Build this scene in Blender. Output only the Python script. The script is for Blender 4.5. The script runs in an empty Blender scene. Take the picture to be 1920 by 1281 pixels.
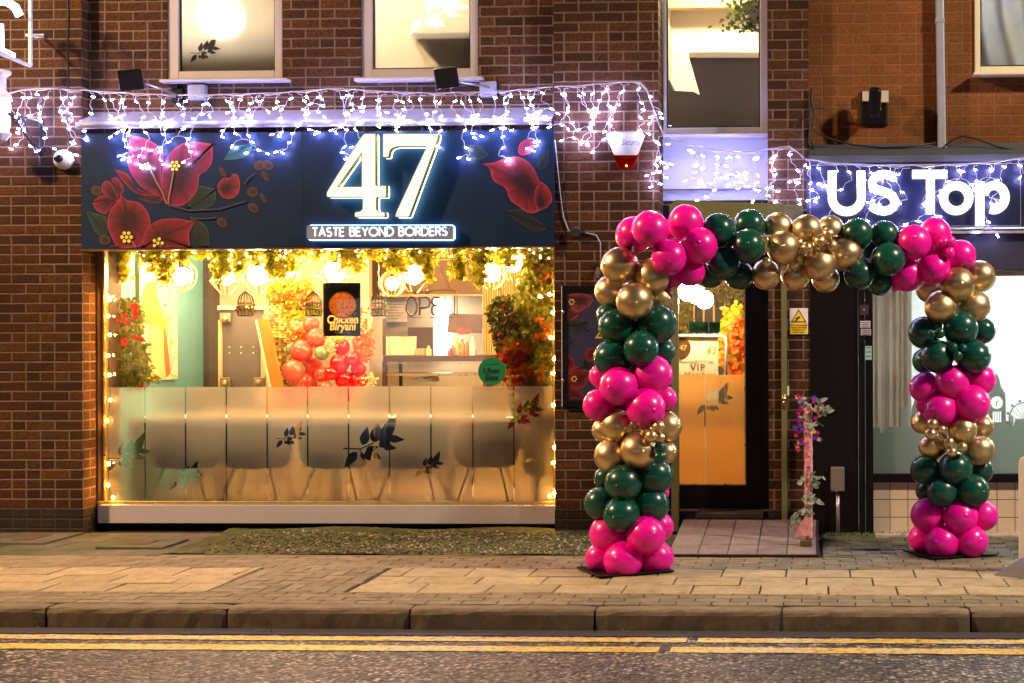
import bpy, math, random
from mathutils import Vector, Matrix
S = bpy.context.scene
COL = S.collection
# ------------------------------------------------------------------ camera, world, light, exposure
F, CX, CY = 2750.0, 1417.0, 632.0          # focal length and principal point in photograph pixels (1920 wide)
CAM = Vector((0.0, -11.0, 1.48))
R = Matrix.Rotation(0.0428, 3, 'Z') @ Matrix.Rotation(math.pi/2, 3, 'X') @ Matrix.Rotation(-0.0035, 3, 'Z')
cd = bpy.data.cameras.new('camera'); cam = bpy.data.objects.new('camera', cd); COL.objects.link(cam)
cam.matrix_world = Matrix.Translation(CAM) @ R.to_4x4()
cd.sensor_width = 36; cd.lens = F/1920*36
cd.shift_x = (960-CX)/1920; cd.shift_y = -(640.5-CY)/1920
cd.clip_start = 0.1; cd.clip_end = 300
S.camera = cam
w = bpy.data.worlds.new('World'); S.world = w; w.use_nodes = True
w.node_tree.nodes['Background'].inputs[0].default_value = (0.10, 0.11, 0.2, 1)
w.node_tree.nodes['Background'].inputs[1].default_value = 0.10
S.view_settings.view_transform = 'Standard'; S.view_settings.look = 'None'
S.view_settings.exposure = 1.05; S.view_settings.gamma = 1
cy = S.cycles
cy.use_denoising = True; cy.max_bounces = 7; cy.diffuse_bounces = 3; cy.glossy_bounces = 3
cy.transmission_bounces = 5; cy.transparent_max_bounces = 16
cy.caustics_reflective = False; cy.caustics_refractive = False
cy.sample_clamp_indirect = 4; cy.sample_clamp_direct = 0
try: cy.use_light_tree = True
except Exception: pass

E_LED, E_BULB, E_LAMPL, E_LAMPR = 145, 112, 900, 620

# ------------------------------------------------------------------ geometry helpers
def ray(px, py): return R @ Vector(((px-CX)/F, -(py-CY)/F, -1))
def P(px, py, Y=0.0):
    d = ray(px, py); return CAM + d*((Y-CAM.y)/d.y)
def G(px, py, Z=0.0):
    d = ray(px, py); return CAM + d*((Z-CAM.z)/d.z)
def PX(px, py, X):
    d = ray(px, py); return CAM + d*((X-CAM.x)/d.x)
def wt(o):
    v = Vector((0, 0, 0))
    while o: v += o.location; o = o.parent
    return v
def tag(o, label=None, cat=None, group=None, kind=None):
    if label: o['label'] = label
    if cat: o['category'] = cat
    if group: o['group'] = group
    if kind: o['kind'] = kind
    return o
def root(name, loc, label, cat, group=None):
    o = bpy.data.objects.new(name, None); COL.objects.link(o); o.location = Vector(loc); o.empty_display_size = .05
    return tag(o, label, cat, group)
def link(name, me, parent=None, loc=None):
    o = bpy.data.objects.new(name, me); COL.objects.link(o)
    base = wt(parent) if parent else Vector((0, 0, 0))
    if parent: o.parent = parent
    o.location = (Vector(loc) if loc is not None else Vector((0, 0, 0))) - base
    return o
class M:
    def __init__(s): s.v = []; s.f = []; s.c = []
    def add(s, vs, fs):
        n = len(s.v); s.v += [tuple(v) for v in vs]; s.f += [tuple(i+n for i in f) for f in fs]; return s
    def box(s, x0, x1, y0, y1, z0, z1):
        if x0 > x1: x0, x1 = x1, x0
        if y0 > y1: y0, y1 = y1, y0
        if z0 > z1: z0, z1 = z1, z0
        return s.add([(x0,y0,z0),(x1,y0,z0),(x1,y1,z0),(x0,y1,z0),(x0,y0,z1),(x1,y0,z1),(x1,y1,z1),(x0,y1,z1)],
                     [(0,3,2,1),(4,5,6,7),(0,1,5,4),(1,2,6,5),(2,3,7,6),(3,0,4,7)])
    def pbox(s, a, b, c, d, Y0, Y1):
        """box whose front face fills the photo rectangle a,b - c,d at depth Y0"""
        m0 = P(a, (b+d)/2, Y0); m1 = P(c, (b+d)/2, Y0); t = P((a+c)/2, b, Y0); u = P((a+c)/2, d, Y0)
        return s.box(m0.x, m1.x, Y0, Y1, u.z, t.z)
    def tube(s, pts, r, n=6, cap=True):
        pts = [Vector(p) for p in pts]; rs = r if isinstance(r, (list, tuple)) else [r]*len(pts)
        base = len(s.v); prev = None
        for i, p in enumerate(pts):
            d = (pts[min(i+1, len(pts)-1)] - pts[max(i-1, 0)])
            d = d.normalized() if d.length > 1e-9 else Vector((0, 0, 1))
            if prev is None:
                a = d.orthogonal().normalized()
            else:
                a = prev - d*prev.dot(d); a = a.normalized() if a.length > 1e-6 else d.orthogonal().normalized()
            prev = a; b = d.cross(a)
            for k in range(n):
                t = 2*math.pi*k/n; s.v.append(tuple(p + (a*math.cos(t)+b*math.sin(t))*rs[i]))
        for i in range(len(pts)-1):
            for k in range(n):
                q = base+i*n; k2 = (k+1) % n
                s.f.append((q+k, q+k2, q+n+k2, q+n+k))
        if cap:
            s.f.append(tuple(base+k for k in reversed(range(n)))); e = base+(len(pts)-1)*n
            s.f.append(tuple(e+k for k in range(n)))
        return s
    def ball(s, c, r, n=12, m=8, sc=(1, 1, 1), axis=None):
        c = Vector(c); base = len(s.v); q = Vector((0, 0, 1)).rotation_difference(Vector(axis)) if axis is not None else None
        vs = [Vector((0, 0, r*sc[2]))]
        for j in range(1, m):
            t = math.pi*j/m
            for i in range(n):
                u = 2*math.pi*i/n
                vs.append(Vector((r*sc[0]*math.sin(t)*math.cos(u), r*sc[1]*math.sin(t)*math.sin(u), r*sc[2]*math.cos(t))))
        vs.append(Vector((0, 0, -r*sc[2])))
        if q: vs = [q @ v for v in vs]
        s.v += [tuple(c+v) for v in vs]
        for i in range(n): s.f.append((base, base+1+i, base+1+(i+1) % n))
        for j in range(m-2):
            for i in range(n):
                a = base+1+j*n+i; b = base+1+j*n+(i+1) % n
                s.f.append((a, a+n, b+n, b))
        e = base+1+(m-1)*n
        for i in range(n): s.f.append((e, base+1+(m-2)*n+(i+1) % n, base+1+(m-2)*n+i))
        return s
    def lathe(s, c, prof, n=16, axis='z'):
        c = Vector(c); base = len(s.v)
        for (r, h) in prof:
            for i in range(n):
                u = 2*math.pi*i/n
                v = Vector((r*math.cos(u), r*math.sin(u), h)) if axis == 'z' else Vector((r*math.cos(u), h, r*math.sin(u)))
                s.v.append(tuple(c+v))
        for j in range(len(prof)-1):
            for i in range(n):
                a = base+j*n+i; b = base+j*n+(i+1) % n; s.f.append((a, b, b+n, a+n))
        s.f.append(tuple(base+i for i in range(n))); e = base+(len(prof)-1)*n
        s.f.append(tuple(e+i for i in range(n)))
        return s
    def prism(s, pts, y0, y1):
        """pts: list of (x,z); a slab from y0 (front) to y1"""
        n = len(pts); a = sum(pts[i][0]*pts[(i+1) % n][1]-pts[(i+1) % n][0]*pts[i][1] for i in range(n))
        if a < 0: pts = pts[::-1]
        vs = [(x, y0, z) for x, z in pts] + [(x, y1, z) for x, z in pts]
        fs = [tuple(range(n)), tuple(range(2*n-1, n-1, -1))]
        for i in range(n): fs.append((i, n+i, n+(i+1) % n, (i+1) % n))
        return s.add(vs, fs)
    def ribbon(s, pts, wd, y0, y1):
        """stroke of width wd along (x,z) points"""
        L = []; Rr = []; n = len(pts); V = [Vector(p) for p in pts]
        for i in range(n):
            d0 = (V[i]-V[i-1]).normalized() if i > 0 else None
            d1 = (V[i+1]-V[i]).normalized() if i < n-1 else None
            if d0 is None: d0 = d1
            if d1 is None: d1 = d0
            t = (d0+d1); t = t.normalized() if t.length > 1e-6 else d0
            nn = Vector((-t.y, t.x)); k = max(.4, nn.dot(Vector((-d0.y, d0.x))))
            L.append(V[i]+nn*wd/2/k); Rr.append(V[i]-nn*wd/2/k)
        b = len(s.v)
        for i in range(n):
            for q in (L[i], Rr[i]):
                s.v.append((q.x, y0, q.y)); s.v.append((q.x, y1, q.y))
        for i in range(n-1):
            a = b+i*4; c = a+4
            s.f += [(a, a+2, c+2, c), (a, c, c+1, a+1), (a+2, a+3, c+3, c+2), (a+1, c+1, c+3, a+3)]
        s.f += [(b, b+1, b+3, b+2), (b+(n-1)*4, b+(n-1)*4+2, b+(n-1)*4+3, b+(n-1)*4+1)]
        return s
    def leaf(s, p, d, nrm, L, W):
        p = Vector(p); d = Vector(d).normalized(); a = d.cross(Vector(nrm))
        a = a.normalized() if a.length > 1e-5 else d.orthogonal().normalized(); u = a.cross(d)
        s.add([p, p+d*L*.35+a*W*.5+u*W*.15, p+d*L*.75+a*W*.38, p+d*L-u*W*.1, p+d*L*.75-a*W*.38, p+d*L*.35-a*W*.5+u*W*.15, p+d*L*.5-u*W*.06],
              [(0, 1, 6), (1, 2, 6), (2, 3, 6), (3, 4, 6), (4, 5, 6), (5, 0, 6)])
        return s
    def build(s, name, mat, parent=None, smooth=False, bevel=0, colors=None):
        me = bpy.data.meshes.new(name); me.from_pydata(s.v, [], s.f); me.validate(); me.update()
        if mat: me.materials.append(mat)
        if smooth: me.polygons.foreach_set('use_smooth', [True]*len(me.polygons))
        o = link(name, me, parent)
        if bevel:
            b = o.modifiers.new('bevel', 'BEVEL'); b.width = bevel; b.segments = 2; b.limit_method = 'ANGLE'
        if s.c:
            ca = me.color_attributes.new('col', 'FLOAT_COLOR', 'POINT')
            for i, c in enumerate(s.c): ca.data[i].color = (*c, 1)
        return o
def arc(cx, cy, rx, ry, a0, a1, n=14):
    return [(cx+rx*math.cos(math.radians(a0+(a1-a0)*i/n)), cy+ry*math.sin(math.radians(a0+(a1-a0)*i/n))) for i in range(n+1)]
def px2(pts, Y):                                             # photo outline -> (x,z) on the plane at depth Y
    r = []
    for a, b in pts:
        p = P(a, b, Y); r.append((p.x, p.z))
    return r

# ------------------------------------------------------------------ node helpers / materials
class NT:
    def __init__(s, name):
        s.m = bpy.data.materials.new(name); s.m.use_nodes = True; s.t = s.m.node_tree; s.t.nodes.clear()
        s.out = s.n('ShaderNodeOutputMaterial')
    def n(s, typ, **kw):
        nd = s.t.nodes.new(typ)
        for k, v in kw.items(): setattr(nd, k, v)
        return nd
    def set(s, sock, v):
        if isinstance(v, bpy.types.NodeSocket): s.t.links.new(v, sock)
        elif v is not None:
            if isinstance(v, (tuple, list)) and len(v) == 3 and sock.type == 'RGBA': v = (*v, 1)
            sock.default_value = v
    def math(s, op, a, b=0.0, c=None):
        nd = s.n('ShaderNodeMath', operation=op); s.set(nd.inputs[0], a); s.set(nd.inputs[1], b)
        if c is not None: s.set(nd.inputs[2], c)
        return nd.outputs[0]
    def noise(s, vec, scale, detail=3, rough=.5):
        nd = s.n('ShaderNodeTexNoise'); s.set(nd.inputs['Vector'], vec); nd.inputs['Scale'].default_value = scale
        nd.inputs['Detail'].default_value = detail; nd.inputs['Roughness'].default_value = rough; return nd.outputs[0]
    def ramp(s, fac, stops, interp='LINEAR'):
        nd = s.n('ShaderNodeValToRGB'); s.set(nd.inputs[0], fac); cr = nd.color_ramp; cr.interpolation = interp
        while len(cr.elements) < len(stops): cr.elements.new(.5)
        for e, (p, c) in zip(cr.elements, stops):
            e.position = p; e.color = (*c, 1) if not isinstance(c, (int, float)) else (c, c, c, 1)
        return nd.outputs[0]
    def mix(s, f, a, b, mode='MIX'):
        nd = s.n('ShaderNodeMix', data_type='RGBA', blend_type=mode); s.set(nd.inputs[0], f); s.set(nd.inputs[6], a); s.set(nd.inputs[7], b)
        return nd.outputs[2]
    def pos(s): return s.n('ShaderNodeNewGeometry').outputs['Position']
    def bump(s, h, strength=.4, dist=.004):
        nd = s.n('ShaderNodeBump'); s.set(nd.inputs['Height'], h); nd.inputs['Strength'].default_value = strength
        nd.inputs['Distance'].default_value = dist; return nd.outputs[0]
    def bsdf(s, col, rough=.6, metal=0, normal=None, emit=None, es=0, **kw):
        b = s.n('ShaderNodeBsdfPrincipled'); s.set(b.inputs['Base Color'], col); s.set(b.inputs['Roughness'], rough)
        s.set(b.inputs['Metallic'], metal)
        if normal is not None: s.set(b.inputs['Normal'], normal)
        if emit is not None: s.set(b.inputs['Emission Color'], emit); b.inputs['Emission Strength'].default_value = es
        for k, v in kw.items(): s.set(b.inputs[k.replace('_', ' ')], v)
        s.t.links.new(b.outputs[0], s.out.inputs[0]); return b
CACHE = {}
def mat(name, col, rough=.55, metal=0, var=.25, scale=14, bump=.25, bscale=60, dist=.002, **kw):
    """plain procedural paint / stone / cloth: colour broken up by noise, slight bump"""
    if name in CACHE: return CACHE[name]
    t = NT(name); p = t.pos(); n = t.noise(p, scale, 4)
    c = t.mix(n, tuple(x*(1-var) for x in col), tuple(min(1, x*(1+var)) for x in col))
    r = t.math('ADD', t.math('MULTIPLY', t.noise(p, scale*2.3), .25), rough-.12)
    nm = t.bump(t.noise(p, bscale, 3), bump, dist) if bump else None
    t.bsdf(c, r, metal, nm, **kw); CACHE[name] = t.m; return t.m
def emis(name, col, st):
    if name in CACHE: return CACHE[name]
    t = NT(name); e = t.n('ShaderNodeEmission'); t.set(e.inputs[0], (*col, 1)); e.inputs[1].default_value = st
    t.t.links.new(e.outputs[0], t.out.inputs[0]); CACHE[name] = t.m; return t.m
def brick(name, stops, mortar, bw=.225, bh=.075, hd=.3, jt=.011, soft=.004, rgh=.85, u0=0.0, z0=0.0, stain=.35, bstr=.8):
    t = NT(name); p = t.pos(); sp = t.n('ShaderNodeSeparateXYZ'); t.set(sp.inputs[0], p)
    wob = t.math('MULTIPLY', t.math('SUBTRACT', t.noise(p, 22, 4, .6), .5), .010)
    u = t.math('ADD', t.math('ADD', sp.outputs[0], sp.outputs[1]), t.math('ADD', wob, u0))
    v = t.math('ADD', t.math('SUBTRACT', sp.outputs[2], z0), t.math('MULTIPLY', t.math('SUBTRACT', t.noise(p, 17, 3, .6), .5), .009))
    vr = t.math('DIVIDE', v, bh); row = t.math('FLOOR', vr)
    uu = t.math('ADD', t.math('DIVIDE', u, bw), t.math('MULTIPLY', t.math('FLOORED_MODULO', row, 2), .5))
    idn = t.math('FLOOR', uu); fu = t.math('SUBTRACT', uu, idn); fv = t.math('SUBTRACT', vr, row)
    cb = t.n('ShaderNodeCombineXYZ'); t.set(cb.inputs[0], idn); t.set(cb.inputs[1], row)
    wn = t.n('ShaderNodeTexWhiteNoise', noise_dimensions='2D'); t.set(wn.inputs['Vector'], cb.outputs[0])
    sc = t.n('ShaderNodeSeparateColor'); t.set(sc.inputs[0], wn.outputs['Color'])
    du = t.math('MULTIPLY', t.math('MINIMUM', fu, t.math('SUBTRACT', 1.0, fu)), bw)
    hdr = t.math('ADD', t.math('MULTIPLY', t.math('ABSOLUTE', t.math('SUBTRACT', fu, .5)), bw), t.math('MULTIPLY', t.math('GREATER_THAN', sc.outputs[1], hd), 1.0))
    du = t.math('MINIMUM', du, hdr)
    dv = t.math('MULTIPLY', t.math('MINIMUM', fv, t.math('SUBTRACT', 1.0, fv)), bh)
    d = t.math('MINIMUM', du, dv)
    mk = t.n('ShaderNodeMapRange', interpolation_type='SMOOTHSTEP'); t.set(mk.inputs[0], d); mk.inputs[1].default_value = jt/2-soft/2; mk.inputs[2].default_value = jt/2+soft
    mask = mk.outputs[0]
    # header halves take their own tone
    half = t.math('MULTIPLY', t.math('LESS_THAN', sc.outputs[1], hd), t.math('MULTIPLY', t.math('GREATER_THAN', fu, .5), .37))
    tone = t.math('FRACT', t.math('ADD', sc.outputs[0], half))
    col = t.ramp(tone, stops)
    fine = t.noise(p, 90, 4, .7); big = t.noise(p, 1.3, 3)
    col = t.mix(t.ramp(t.noise(p, 38, 4, .7), [(.35, 0.0), (.65, .85)]), col, tuple(c*.5 for c in stops[0][1]))
    col = t.mix(t.ramp(t.noise(p, 130, 3, .7), [(.5, 0.0), (.75, .6)]), col, tuple(min(1, c*1.9) for c in stops[-2][1]))
    mcol = t.mix(t.math('MULTIPLY', fine, .8), mortar, tuple(c*.45 for c in mortar))
    c = t.mix(mask, mcol, col)
    c = t.mix(t.math('MULTIPLY', big, stain), c, tuple(x*.4 for x in mortar), 'MIX')
    h = t.math('ADD', t.math('MULTIPLY', mask, 1.0), t.math('MULTIPLY', fine, .55))
    # soot patches and a few pale salt marks
    c = t.mix(t.ramp(t.noise(p, .9, 5, .6), [(.45, 0.0), (.72, .45)]), c, tuple(x*.25 for x in stops[1][1]))
    c = t.mix(t.ramp(t.noise(p, 5.5, 6, .8), [(.66, 0.0), (.78, .5)]), c, tuple(min(1, x*2.2) for x in mortar))
    t.bsdf(c, rgh, 0, t.bump(h, bstr, .007), Specular_IOR_Level=.08); return t.m
def glassy(name, tint=(1, 1, 1), refl=.08):
    if name in CACHE: return CACHE[name]
    t = NT(name); a = t.n('ShaderNodeBsdfTransparent'); t.set(a.inputs[0], (*tint, 1)); g = t.n('ShaderNodeBsdfGlossy'); g.inputs['Roughness'].default_value = .02
    lw = t.n('ShaderNodeFresnel'); lw.inputs[0].default_value = 1.45
    m = t.n('ShaderNodeMixShader'); t.set(m.inputs[0], lw.outputs[0]); t.t.links.new(a.outputs[0], m.inputs[1]); t.t.links.new(g.outputs[0], m.inputs[2])
    t.t.links.new(m.outputs[0], t.out.inputs[0]); CACHE[name] = t.m; return t.m
def frosted(name, col, rough=.45, tl=.5, ior=1.15, dif=.12):
    """etched window film: part scatters, part blurs what stands behind"""
    t = NT(name); p = t.pos()
    c = t.mix(t.noise(p, 3, 4), tuple(x*.88 for x in col), col)
    a = t.n('ShaderNodeBsdfRefraction'); t.set(a.inputs[0], c); a.inputs['Roughness'].default_value = rough; a.inputs['IOR'].default_value = ior
    b = t.n('ShaderNodeBsdfTranslucent'); t.set(b.inputs[0], c); d = t.n('ShaderNodeBsdfDiffuse'); t.set(d.inputs[0], c)
    m = t.n('ShaderNodeMixShader'); m.inputs[0].default_value = tl; t.t.links.new(a.outputs[0], m.inputs[1]); t.t.links.new(b.outputs[0], m.inputs[2])
    m2 = t.n('ShaderNodeMixShader'); m2.inputs[0].default_value = dif; t.t.links.new(m.outputs[0], m2.inputs[1]); t.t.links.new(d.outputs[0], m2.inputs[2])
    t.t.links.new(m2.outputs[0], t.out.inputs[0]); return t.m
def foliage(name, cols, scale=18, rough=.5, trans=.35):
    if name in CACHE: return CACHE[name]
    t = NT(name); p = t.pos(); st = [(i/max(1, len(cols)-1)*.5+.25, c) for i, c in enumerate(cols)]
    c = t.ramp(t.noise(p, scale, 2), st)
    b = t.n('ShaderNodeBsdfPrincipled'); t.set(b.inputs['Base Color'], c); b.inputs['Roughness'].default_value = rough
    tr = t.n('ShaderNodeBsdfTranslucent'); t.set(tr.inputs[0], c)
    m = t.n('ShaderNodeMixShader'); m.inputs[0].default_value = trans; t.t.links.new(b.outputs[0], m.inputs[1]); t.t.links.new(tr.outputs[0], m.inputs[2])
    t.t.links.new(m.outputs[0], t.out.inputs[0]); CACHE[name] = t.m; return t.m
def vcol(name, rough=.5, noise=.25, scale=40):
    """printed artwork: colours carried by the print itself"""
    if name in CACHE: return CACHE[name]
    t = NT(name); a = t.n('ShaderNodeVertexColor', layer_name='col'); p = t.pos()
    c = t.mix(t.math('MULTIPLY', t.noise(p, scale, 3), noise), a.outputs[0], (.01, .005, .01))
    t.bsdf(c, rough); CACHE[name] = t.m; return t.m
def text(s, size, name, m, parent, loc, align='CENTER', bold=0, shear=0, sx=1, ext=.0008, rotz=0, roty=0, space=1):
    c = bpy.data.curves.new(name, 'FONT'); c.body = s; c.size = size; c.align_x = align; c.extrude = ext; c.offset = bold; c.shear = shear; c.space_character = space; c.resolution_u = 3
    o = bpy.data.objects.new(name, c); COL.objects.link(o)
    dg = bpy.context.evaluated_depsgraph_get(); me = bpy.data.meshes.new_from_object(o.evaluated_get(dg)); bpy.data.objects.remove(o)
    mt = Matrix.Rotation(rotz, 4, 'Z') @ Matrix.Rotation(math.pi/2, 4, 'X') @ Matrix.Rotation(roty, 4, 'Z') @ Matrix.Diagonal((sx, 1, 1, 1))
    me.transform(mt); me.materials.clear(); me.materials.append(m)
    return link(name, me, parent, loc)
# ------------------------------------------------------------------ shared materials
BR = brick('brick_brown', [(0, (.018,.008,.005)), (.22, (.085,.033,.015)), (.45, (.035,.015,.009)), (.7, (.125,.052,.022)), (1, (.018,.010,.008))], (.215,.16,.115), z0=.184, jt=.0105, stain=.2, bstr=1)
BRP = brick('brick_plinth', [(0, (.03,.024,.02)), (1, (.05,.04,.032))], (.075,.06,.042), z0=-.041, jt=.010)
BRN = brick('brick_painted', [(0, (.215,.085,.028)), (.5, (.185,.07,.023)), (1, (.25,.10,.034))], (.30,.15,.07), jt=.006, bw=.235, bh=.078, z0=.02, stain=.25, bstr=.5)
UPVC = mat('white_upvc', (.38,.375,.42), .35, var=.08, scale=4, bump=.05)
UPVC_OLD = mat('cream_upvc', (.62,.58,.42), .4, var=.1, scale=6, bump=.05)
BLACK = mat('black_paint', (.004,.0035,.005), .4, var=.3, scale=5, bump=.12, Specular_IOR_Level=.18)
OLIVE = mat('olive_paint', (.135,.145,.055), .45, var=.2, scale=6, bump=.12)
GREYMET = mat('grey_metal', (.32,.32,.36), .38, metal=.3, var=.15, scale=5, bump=.1)
LEAD = mat('lead_flashing', (.20,.20,.235), .45, metal=.2, var=.3, scale=7, bump=.5, bscale=9, dist=.01)
DARK = mat('dark_plastic', (.02,.02,.024), .4, var=.3)
GLASS = glassy('clear_glass')
WHITEP = mat('white_plastic', (.75,.75,.76), .35, var=.05, bump=.03)

# ------------------------------------------------------------------ ground
rn = random.Random(3)
YK = G(960, 1142).y                       # kerb front
def asphalt():
    t = NT('asphalt'); p = t.pos(); v = t.n('ShaderNodeTexVoronoi'); t.set(v.inputs['Vector'], p); v.inputs['Scale'].default_value = 44
    sc = t.n('ShaderNodeSeparateColor'); t.set(sc.inputs[0], v.outputs['Color'])
    c = t.ramp(sc.outputs[0], [(0, (.012,.011,.010)), (.4, (.05,.044,.036)), (.7, (.20,.17,.13)), (1, (.72,.62,.48))])
    c = t.mix(t.ramp(v.outputs['Distance'], [(.35, 0.0), (.75, 1.0)]), c, (.012,.011,.011))
    c = t.mix(t.ramp(t.noise(p, .8, 6, .65), [(.35, .1), (.7, .75)]), c, (.022,.020,.018))
    vc = t.n('ShaderNodeTexVoronoi'); vc.feature = 'DISTANCE_TO_EDGE'; vc.inputs['Scale'].default_value = .7; wp = t.n('ShaderNodeVectorMath', operation='ADD'); t.set(wp.inputs[0], p); nz = t.n('ShaderNodeTexNoise'); t.set(nz.inputs['Vector'], p); nz.inputs['Scale'].default_value = 3; t.set(wp.inputs[1], nz.outputs['Color']); t.set(vc.inputs['Vector'], wp.outputs[0])
    c = t.mix(t.ramp(vc.outputs['Distance'], [(.004, .85), (.012, 0.0)]), c, (.008,.007,.007))
    h = t.math('SUBTRACT', 1.0, v.outputs['Distance']); h = t.math('ADD', h, t.math('MULTIPLY', sc.outputs[1], .6))
    t.bsdf(c, t.math('ADD', .38, t.math('MULTIPLY', sc.outputs[2], .3)), 0, t.bump(h, .9, .009)); return t.m
ASPH = asphalt()
tag(M().add([(-40,-60,-.118),(40,-60,-.118),(40,YK,-.118),(-40,YK,-.118)], [(0,1,2,3)]).build('road', ASPH), kind='structure')
def gutter():
    t = NT('gutter_dirt'); p = t.pos(); n = t.noise(p, 60, 5, .7); c = t.ramp(n, [(.3, (.025,.024,.028)), (.7, (.075,.072,.08))])
    t.bsdf(c, .6, 0, t.bump(n, .6, .004)); return t.m
tag(M().add([(-12,YK-.15,-.1145),(8,YK-.15,-.1145),(8,YK,-.1145),(-12,YK,-.1145)], [(0,1,2,3)]).build('road_channel', gutter()), kind='structure')
def yellow():
    t = NT('road_line_paint'); p = t.pos(); n = t.noise(p, 26, 6, .75)
    sp = t.n('ShaderNodeSeparateXYZ'); t.set(sp.inputs[0], p)
    v = t.n('ShaderNodeTexVoronoi'); t.set(v.inputs['Vector'], p); v.inputs['Scale'].default_value = 62
    c = t.ramp(t.noise(p, 5, 4), [(.3, (.55,.36,.03)), (.7, (.78,.56,.10))])
    # paint worn pale and thin between the two shops
    wear = t.ramp(t.noise(p, 1.6, 3), [(.45, 0.0), (.62, .6)])
    c = t.mix(wear, c, (.55,.48,.30))
    c = t.mix(t.ramp(n, [(.50, 0.0), (.62, .9)]), c, (.06,.055,.05))
    t.bsdf(c, .5, 0, t.bump(t.math('SUBTRACT', n, v.outputs['Distance']), .6, .006)); return t.m
YEL = yellow(); XBRK = G(1237, 1215, -.118).x
for a, b in ((1193, 1201), (1210, 1220)):
    y1 = G(960, a+3, -.118).y; y0 = G(960, b+3, -.118).y; m = M()
    xs = [-13+i*.06 for i in range(360)]
    for i in range(len(xs)-1):
        x0, x1 = xs[i], xs[i+1]
        xm = (x0+x1)/2
        if b == 1220 and XBRK < xm < XBRK+.07: continue
        if b == 1201 and XBRK+.1 < xm < XBRK+.16: continue
        e = [rn.uniform(-.008, .008) for _ in range(2)]
        if i == 0: pe = e
        m.add([(x0, y0+pe[0], -.114), (x1, y0+e[0], -.114), (x1, y1+e[1], -.114), (x0, y1+pe[1], -.114)], [(0, 1, 2, 3)]); pe = e
    tag(m.build('road_line', YEL), kind='structure')
def stone(name, stops, sc=40, rough=.8, moss=0, bs=.6):
    t = NT(name); p = t.pos(); n = t.noise(p, sc, 5, .7); b = t.noise(p, 2.2, 4)
    g = t.n('ShaderNodeNewGeometry').outputs['Random Per Island']
    c = t.ramp(t.math('ADD', t.math('MULTIPLY', g, .6), t.math('MULTIPLY', b, .4)), stops)
    c = t.mix(t.math('MULTIPLY', n, .75), c, tuple(x*.4 for x in stops[0][1]))
    c = t.mix(t.ramp(t.noise(p, 7, 6, .7), [(.45, 0.0), (.75, .7)]), c, tuple(x*.35 for x in stops[0][1]))
    if name in ('slab_stone', 'paver_stone'):
        v = t.n('ShaderNodeTexVoronoi'); t.set(v.inputs['Vector'], p); v.inputs['Scale'].default_value = 2.6
        c = t.mix(t.ramp(v.outputs['Distance'], [(.055, .6), (.075, 0.0)]), c, tuple(x*.4 for x in stops[0][1]))
    if moss: c = t.mix(t.ramp(t.noise(p, 1.7, 5), [(.42, 0.0), (.62, moss)]), c, (.05,.065,.018))
    t.bsdf(c, rough, 0, t.bump(n, bs, .003), Specular_IOR_Level=.25); return t.m
SLAB = stone('slab_stone', [(0, (.33,.265,.145)), (.5, (.50,.41,.235)), (1, (.62,.51,.31))])
PAVER = stone('paver_stone', [(0, (.19,.155,.095)), (.5, (.29,.24,.15)), (1, (.38,.315,.21))], 50)
KERB = stone('kerb_stone', [(0, (.19,.15,.095)), (1, (.31,.25,.165))], 35)
MOSSY = stone('mossy_paver', [(0, (.13,.12,.09)), (1, (.21,.19,.155))], 50, moss=.85)
JOINT = stone('joint_dirt', [(0, (.02,.017,.012)), (1, (.03,.025,.018))], 60)
# kerb stones: real step with rounded arris
m = M(); x = -14.0-.35; x0k = G(78, 1140).x
xj = [x0k+i*1.02 for i in range(-8, 14)]
prof = [(0, -.15), (0, -.03), (.006, -.012), (.016, -.003), (.03, 0), (.13, 0), (.13, -.15)]
for i in range(len(xj)-1):
    a, b = xj[i]+.006, xj[i+1]-.006; dz = rn.uniform(-.004, .002); dy = rn.uniform(-.006, .004); n = 16
    base = len(m.v)
    for k in range(n+1):
        xx = a+(b-a)*k/n; c = .012*(k in (0, n))
        for (py_, pz) in prof:
            m.v.append((xx, YK+py_+dy+rn.uniform(-.003, .003)+c*(py_ < .05), pz+dz+rn.uniform(-.002, .002)-c*.5*(pz > -.05)))
    L = len(prof)
    for k in range(n):
        for j in range(L-1):
            q = base+k*L+j; m.f.append((q, q+L, q+L+1, q+1))
    m.f.append(tuple(base+j for j in range(L))); m.f.append(tuple(base+n*L+j for j in reversed(range(L))))
tag(m.build('kerb', KERB, smooth=False), kind='structure')
tag(M().add([(-40,YK+.02,-.012),(40,YK+.02,-.012),(40,.6,-.012),(-40,.6,-.012)], [(0,1,2,3)]).build('pavement_bed', JOINT), kind='structure')
YS = [G(960, y).y for y in (1066, 1081, 1096, 1112)][::-1]          # slab rows, front to back
YB = YK+.13
def slab(m, x0, x1, y0, y1, g=.004, j=.0035, zf=None, h=.012):
    x0 += g; x1 -= g; y0 += g; y1 -= g
    if x1-x0 < .015 or y1-y0 < .015: return
    zz = [rn.uniform(-j, j) for _ in range(4)]; c = .0035
    cs = [(x0, y0), (x1, y0), (x1, y1), (x0, y1)]; ci = [(x0+c, y0+c), (x1-c, y0+c), (x1-c, y1-c), (x0+c, y1-c)]
    z = (lambda x, y: 0.0) if zf is None else zf
    m.add([(a, b, z(a, b)-h) for a, b in cs]+[(a, b, z(a, b)+q-.003) for (a, b), q in zip(cs, zz)]+[(a, b, z(a, b)+q) for (a, b), q in zip(ci, zz)],
          [(8,9,10,11)]+[(k, (k+1) % 4, 4+(k+1) % 4, 4+k) for k in range(4)]+[(4+k, 4+(k+1) % 4, 8+(k+1) % 4, 8+k) for k in range(4)])
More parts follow.
